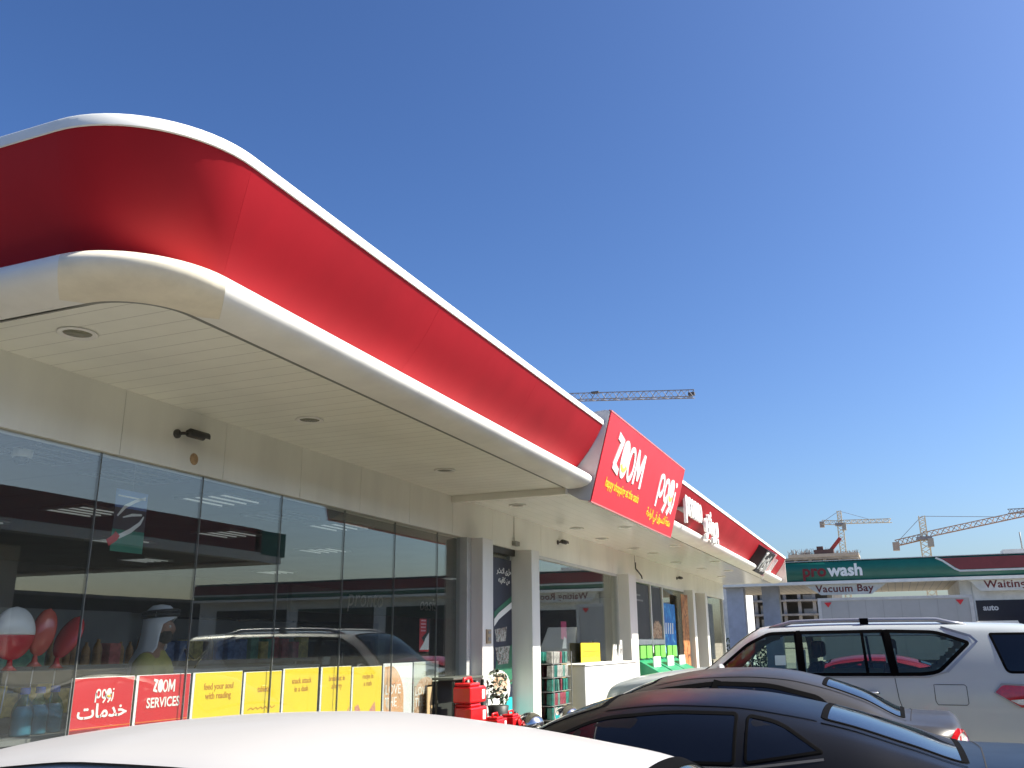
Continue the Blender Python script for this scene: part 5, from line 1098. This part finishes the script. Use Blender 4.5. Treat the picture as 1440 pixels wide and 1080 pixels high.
# ------------------------------------------------------------------ half-built block and cranes on the skyline
ub = thing('unfinished_building', 'concrete block under construction beyond the car wash, rods and rubble on top', 'building', (-22,262,0))
CFAR = mat('far_concrete', (.30,.295,.29), .9, var=.2, scale=.3)
for k, z in enumerate((4.5,8.2,11.8,15.4,19,22.4)):
    b = MB(); b.box(-46,-6.8-(0 if k > 2 else 8),250,285,z,z+.5); b.build('floor_slab', CFAR, ub)
    zt = (8.2,11.8,15.4,19,22.4)[k] if k < 5 else None
    if zt:
        for i in range(11):
            x = -45+i*3.7
            if x < -8-(0 if k > 2 else 8): b = MB(); b.box(x,x+.8,251,251.8,z+.5,zt); b.build('column', CFAR, ub)
        for i in (0,2,3,6,8):
            x = -43.8+i*3.7; b = MB(); b.box(x,x+2.4,253.5,254,z+.5,zt-(.8 if i%2 else 1.8)); b.build('infill_wall', mat('pale_infill', (.55,.53,.5), .8), ub)
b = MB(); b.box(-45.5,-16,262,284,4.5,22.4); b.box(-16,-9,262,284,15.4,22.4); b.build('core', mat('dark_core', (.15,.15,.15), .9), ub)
b = MB(); b.box(-24,-6.5,249.5,262,22.9,23.7); b.build('parapet', mat('pale_parapet', (.42,.38,.32), .9), ub)
b = MB(); random.seed(3)
for i in range(260):
    x = random.uniform(-24,-6.5); b.bar((x,251+random.random()*4,23.0), (x+random.uniform(-.9,.9),251+random.random()*4,23.7+random.uniform(.2,1.5)*(1.2 if x < -12 else .7)), .07)
b.build('reinforcing_rods', mat('rusty_rods', (.20,.17,.16), .9), ub)['kind'] = 'stuff'
t = thing('concrete_pump', 'red folding boom of a concrete pump on top of the half-built block', 'boom', (-13.5,252,23.7)); RB = mat('boom_red', (.32,.035,.03), .6)
b = MB(); b.bar((-14.2,252,23.7),(-10.6,252,27.8),.75,.9); b.build('boom', RB, t); b = MB(); b.box(-17.5,-12.6,251,254,23.71,24.9); b.box(-16.8,-15.2,251.5,253,24.91,25.8); b.build('base', mat('boom_base', (.10,.06,.055), .8), t)
wb_ = thing('boundary_building', 'plain white building seen past the end of the shop', 'building', (-13,66,0)); b = MB(); b.box(-17,-9.55,62,70,0,6.2); b.build('wall', mat('far_white_wall', (.70,.69,.66), .7), wb_); b = MB(); b.box(-17.2,-9.35,61.8,70.2,6.21,6.5); b.build('roof', CONC, wb_)
for k in range(3): b = MB(); b.box(-16.4+k*2.3,-15+k*2.3,61.95,61.99,2.2,4.2); b.build('window', mat('far_window', (.05,.06,.07), .2), wb_)
hd = thing('hedge', 'dark clipped hedge at the foot of the white building', 'hedge', (-11.5,60,0)); b = MB(); random.seed(5)
for i in range(2200):
    c = Vector((random.uniform(-17,-7.6), random.uniform(59.6,60.6), random.uniform(0,1.75+.25*random.random()))); a = Vector((random.gauss(0,1),random.gauss(0,1),random.gauss(0,1))).normalized(); n_ = a.cross(Vector((random.random(),random.random(),.3))).normalized(); b.add([c-a*.12,c+n_*.07,c+a*.12,c-n_*.07], [(0,1,2,3)])
b.build('foliage', mat('hedge_leaf', (.05,.075,.03), .6, var=.3, scale=4), hd); b = MB(); [b.tube([(x,60.1,0),(x,60.1,1.2)], .04, 5) for x in np.arange(-16.8,-7.8,.9)]; b.build('stem', mat('bark', (.08,.06,.04), .9), hd)

CRY = mat('crane_cream', (.62,.54,.38), .6); CRR = mat('crane_rust', (.36,.23,.15), .7); CRG = mat('crane_grey', (.22,.22,.24), .7)
def lattice(b, p0, p1, wd, seg, r, tri=False, upv=Vector((0,0,1))):
    p0 = Vector(p0); p1 = Vector(p1); d = (p1-p0).normalized(); u = d.cross(upv); u = u.normalized() if u.length > .05 else Vector((1,0,0)); v = u.cross(d).normalized()
    offs = [u*-.5-v*.4, u*.5-v*.4, v*.6] if tri else [-u*.5-v*.5, u*.5-v*.5, u*.5+v*.5, -u*.5+v*.5]
    n = len(offs)
    for o in offs: b.bar(p0+o*wd, p1+o*wd, r*2)
    for i in range(seg):
        a = p0+(p1-p0)*i/seg; c = p0+(p1-p0)*(i+1)/seg; m_ = (a+c)/2
        for k in range(n):
            o, q = offs[k], offs[(k+1)%n]; b.bar(a+o*wd, m_+q*wd, r*1.3); b.bar(m_+q*wd, c+o*wd, r*1.3)
def crane(name, label, mx, my, zj, ztop, jib, cjib, m, mw=1.8, jw=1.5, rise=0, crise=0, r=.11, jm=None, luff=False):
    t = thing('tower_crane', label, 'crane', (mx,my,0), 'tower cranes on the skyline'); jm = jm or m
    b = MB(); lattice(b, (mx,my,0), (mx,my,zj), mw, max(4,int(zj/2.2)), r*1.2, upv=Vector((0,1,0))); b.build('mast', m, t)
    top = Vector((mx,my,zj)); J = Vector(jib); e = top+J; b = MB(); lattice(b, top+Vector((0,0,.6)), e, jw, max(8,int(J.length/2.2)), r, True); b.build('jib', jm, t)
    C_ = Vector(cjib); b = MB(); lattice(b, top+Vector((0,0,.3)), top+C_, 1.3, max(3,int(C_.length/2)), r, True); b.build('counter_jib', jm, t)
    q = top+C_; dc = C_.normalized(); b = MB(); b.box(q.x-.7,q.x+.7,q.y-.8,q.y+.8,q.z-1.5,q.z+.3); b.build('counterweight', mat('crane_weight', (.34,.29,.25), .8), t)
    b = MB(); lattice(b, top, (mx,my,ztop), mw*.7, 4, r, upv=Vector((0,1,0))); b.build('tower_head', m, t)
    b = MB(); b.box(mx+.5,mx+1.7,my-2.0,my-.2,zj-2.0,zj-.2); b.build('cab', mat('crane_cab', (.32,.31,.28), .5), t)
    b = MB(); b.box(mx-1.5,mx+1.5,my-1.5,my+1.5,zj-.4,zj+.3); b.build('slewing_ring', CRG, t)
    b = MB(); h = Vector((mx,my,ztop)); b.bar(h, top+J*.62+Vector((0,0,.8)), .10); b.bar(h, q, .10); b.build('tie_bars', CRG, t)
    return t
t = crane('', 'tower crane whose grey lattice jib reaches over the canopy top', -95,152,48.6,56, (67.4,-2,-5.6), (-14,0,0), CRG, jw=1.35, r=.07)
b = MB(); b.box(-46.2,-44.8,150.0,150.8,45.3,45.6); b.box(-28.6,-27.5,149.8,150.6,42.9,43.4); b.build('jib_fittings', mat('dark_fitting', (.08,.08,.09), .7), t)
crane('', 'pale tower crane with level jib above the half-built block', -12.2,300,37.0,41.2, (14.6,-12,-1.2), (-5.6,3,1.2), CRY, mw=1.7, jw=1.1, r=.10)
crane('', 'rust and cream tower crane with rising jib beyond the maroon fascia', 8.3,220,23.5,28.4, (25,4,5.4), (-6.0,0,-.9), CRY, mw=1.8, jw=1.2, r=.09, jm=CRR)
crane('', 'distant tower crane of which only the jib tip enters on the right', 68,350,43.5,50, (-27.5,0,.6), (9,0,0), CRG, r=.12)

# ------------------------------------------------------------------ across the forecourt (mirrored in the shop glass)
fc = thing('fuel_canopy', 'wide fuel station canopy behind the photographer with maroon fascia and green end', 'canopy', (14,0,0))
b = MB(); b.box(8.3,21.7,-26,22.0,4.12,4.9); b.build('roof', mat('canopy_under', (.30,.29,.27), .6), fc)
b = MB(); b.box(8.0,8.28,-26,22.2,4.36,5.04); b.box(8.0,22,22.02,22.3,4.36,5.04); b.build('fascia', MAROON, fc)
b = MB(); b.box(8.01,8.27,22.31,23.5,4.30,5.02); b.box(8.28,22,22.31,23.3,4.30,5.02); b.build('end_fascia', GREENP, fc)
b = MB(); b.box(8.0,8.4,-26,22.3,4.10,4.355); b.box(8.0,22,22.305,23.3,4.08,4.295); b.build('lower_trim', TRIM, fc)
for x in (11,18.5):
    for y in (-20,-8,4,16): b = MB(); b.box(x-.3,x+.3,y-.3,y+.3,0,4.119); b.build('column', TRIM, fc, bevel=.02)
pm = None
for x in (11,18.5):
    for y in (-14,-2,10):
        if pm is None:
            pm = thing('fuel_pump', 'white and green fuel pump under the canopy behind the photographer', 'fuel pump', (x,y,0), 'fuel pumps under the canopy')
            b = MB(); b.box(x-.35,x+.35,y-.6,y+.6,.15,2.1); b.build('cabinet', TRIM, pm, bevel=.05); b = MB(); b.box(x-.365,x-.351,y-.45,y+.45,1.2,1.7); b.build('display', BLACK, pm); b = MB(); b.box(x-.38,x+.38,y-.65,y+.65,2.101,2.35); b.build('header', GREENP, pm); b = MB(); b.tube([(x-.36,y-.5,1.4),(x-.6,y-.5,.6),(x-.4,y-.45,1.0)], .025, 6); b.build('hose', BLACK, pm)
            b = MB(); b.box(x-.7,x+.7,y-1.4,y+1.4,0,.149); b.build('plinth', CONC, pm)
        else: q = copy_tree(pm); q.location = (x,y,0)
rb = thing('roadside_block', 'long low dark building across the road, mirrored in the shop glass', 'building', (62,0,0)); b = MB(); b.box(58,70,-90,170,0,6.0); b.build('wall', mat('roadside_wall', (.035,.033,.032), .8), rb); b = MB(); b.box(57.8,70.2,-90.2,170.2,6.01,6.3); b.build('roof', CONC, rb)
for k in range(42): b = MB(); b.box(57.95,57.99,-86+6*k,-82.5+6*k,1,4); b.build('window', mat('roadside_window', (.05,.06,.07), .15), rb)
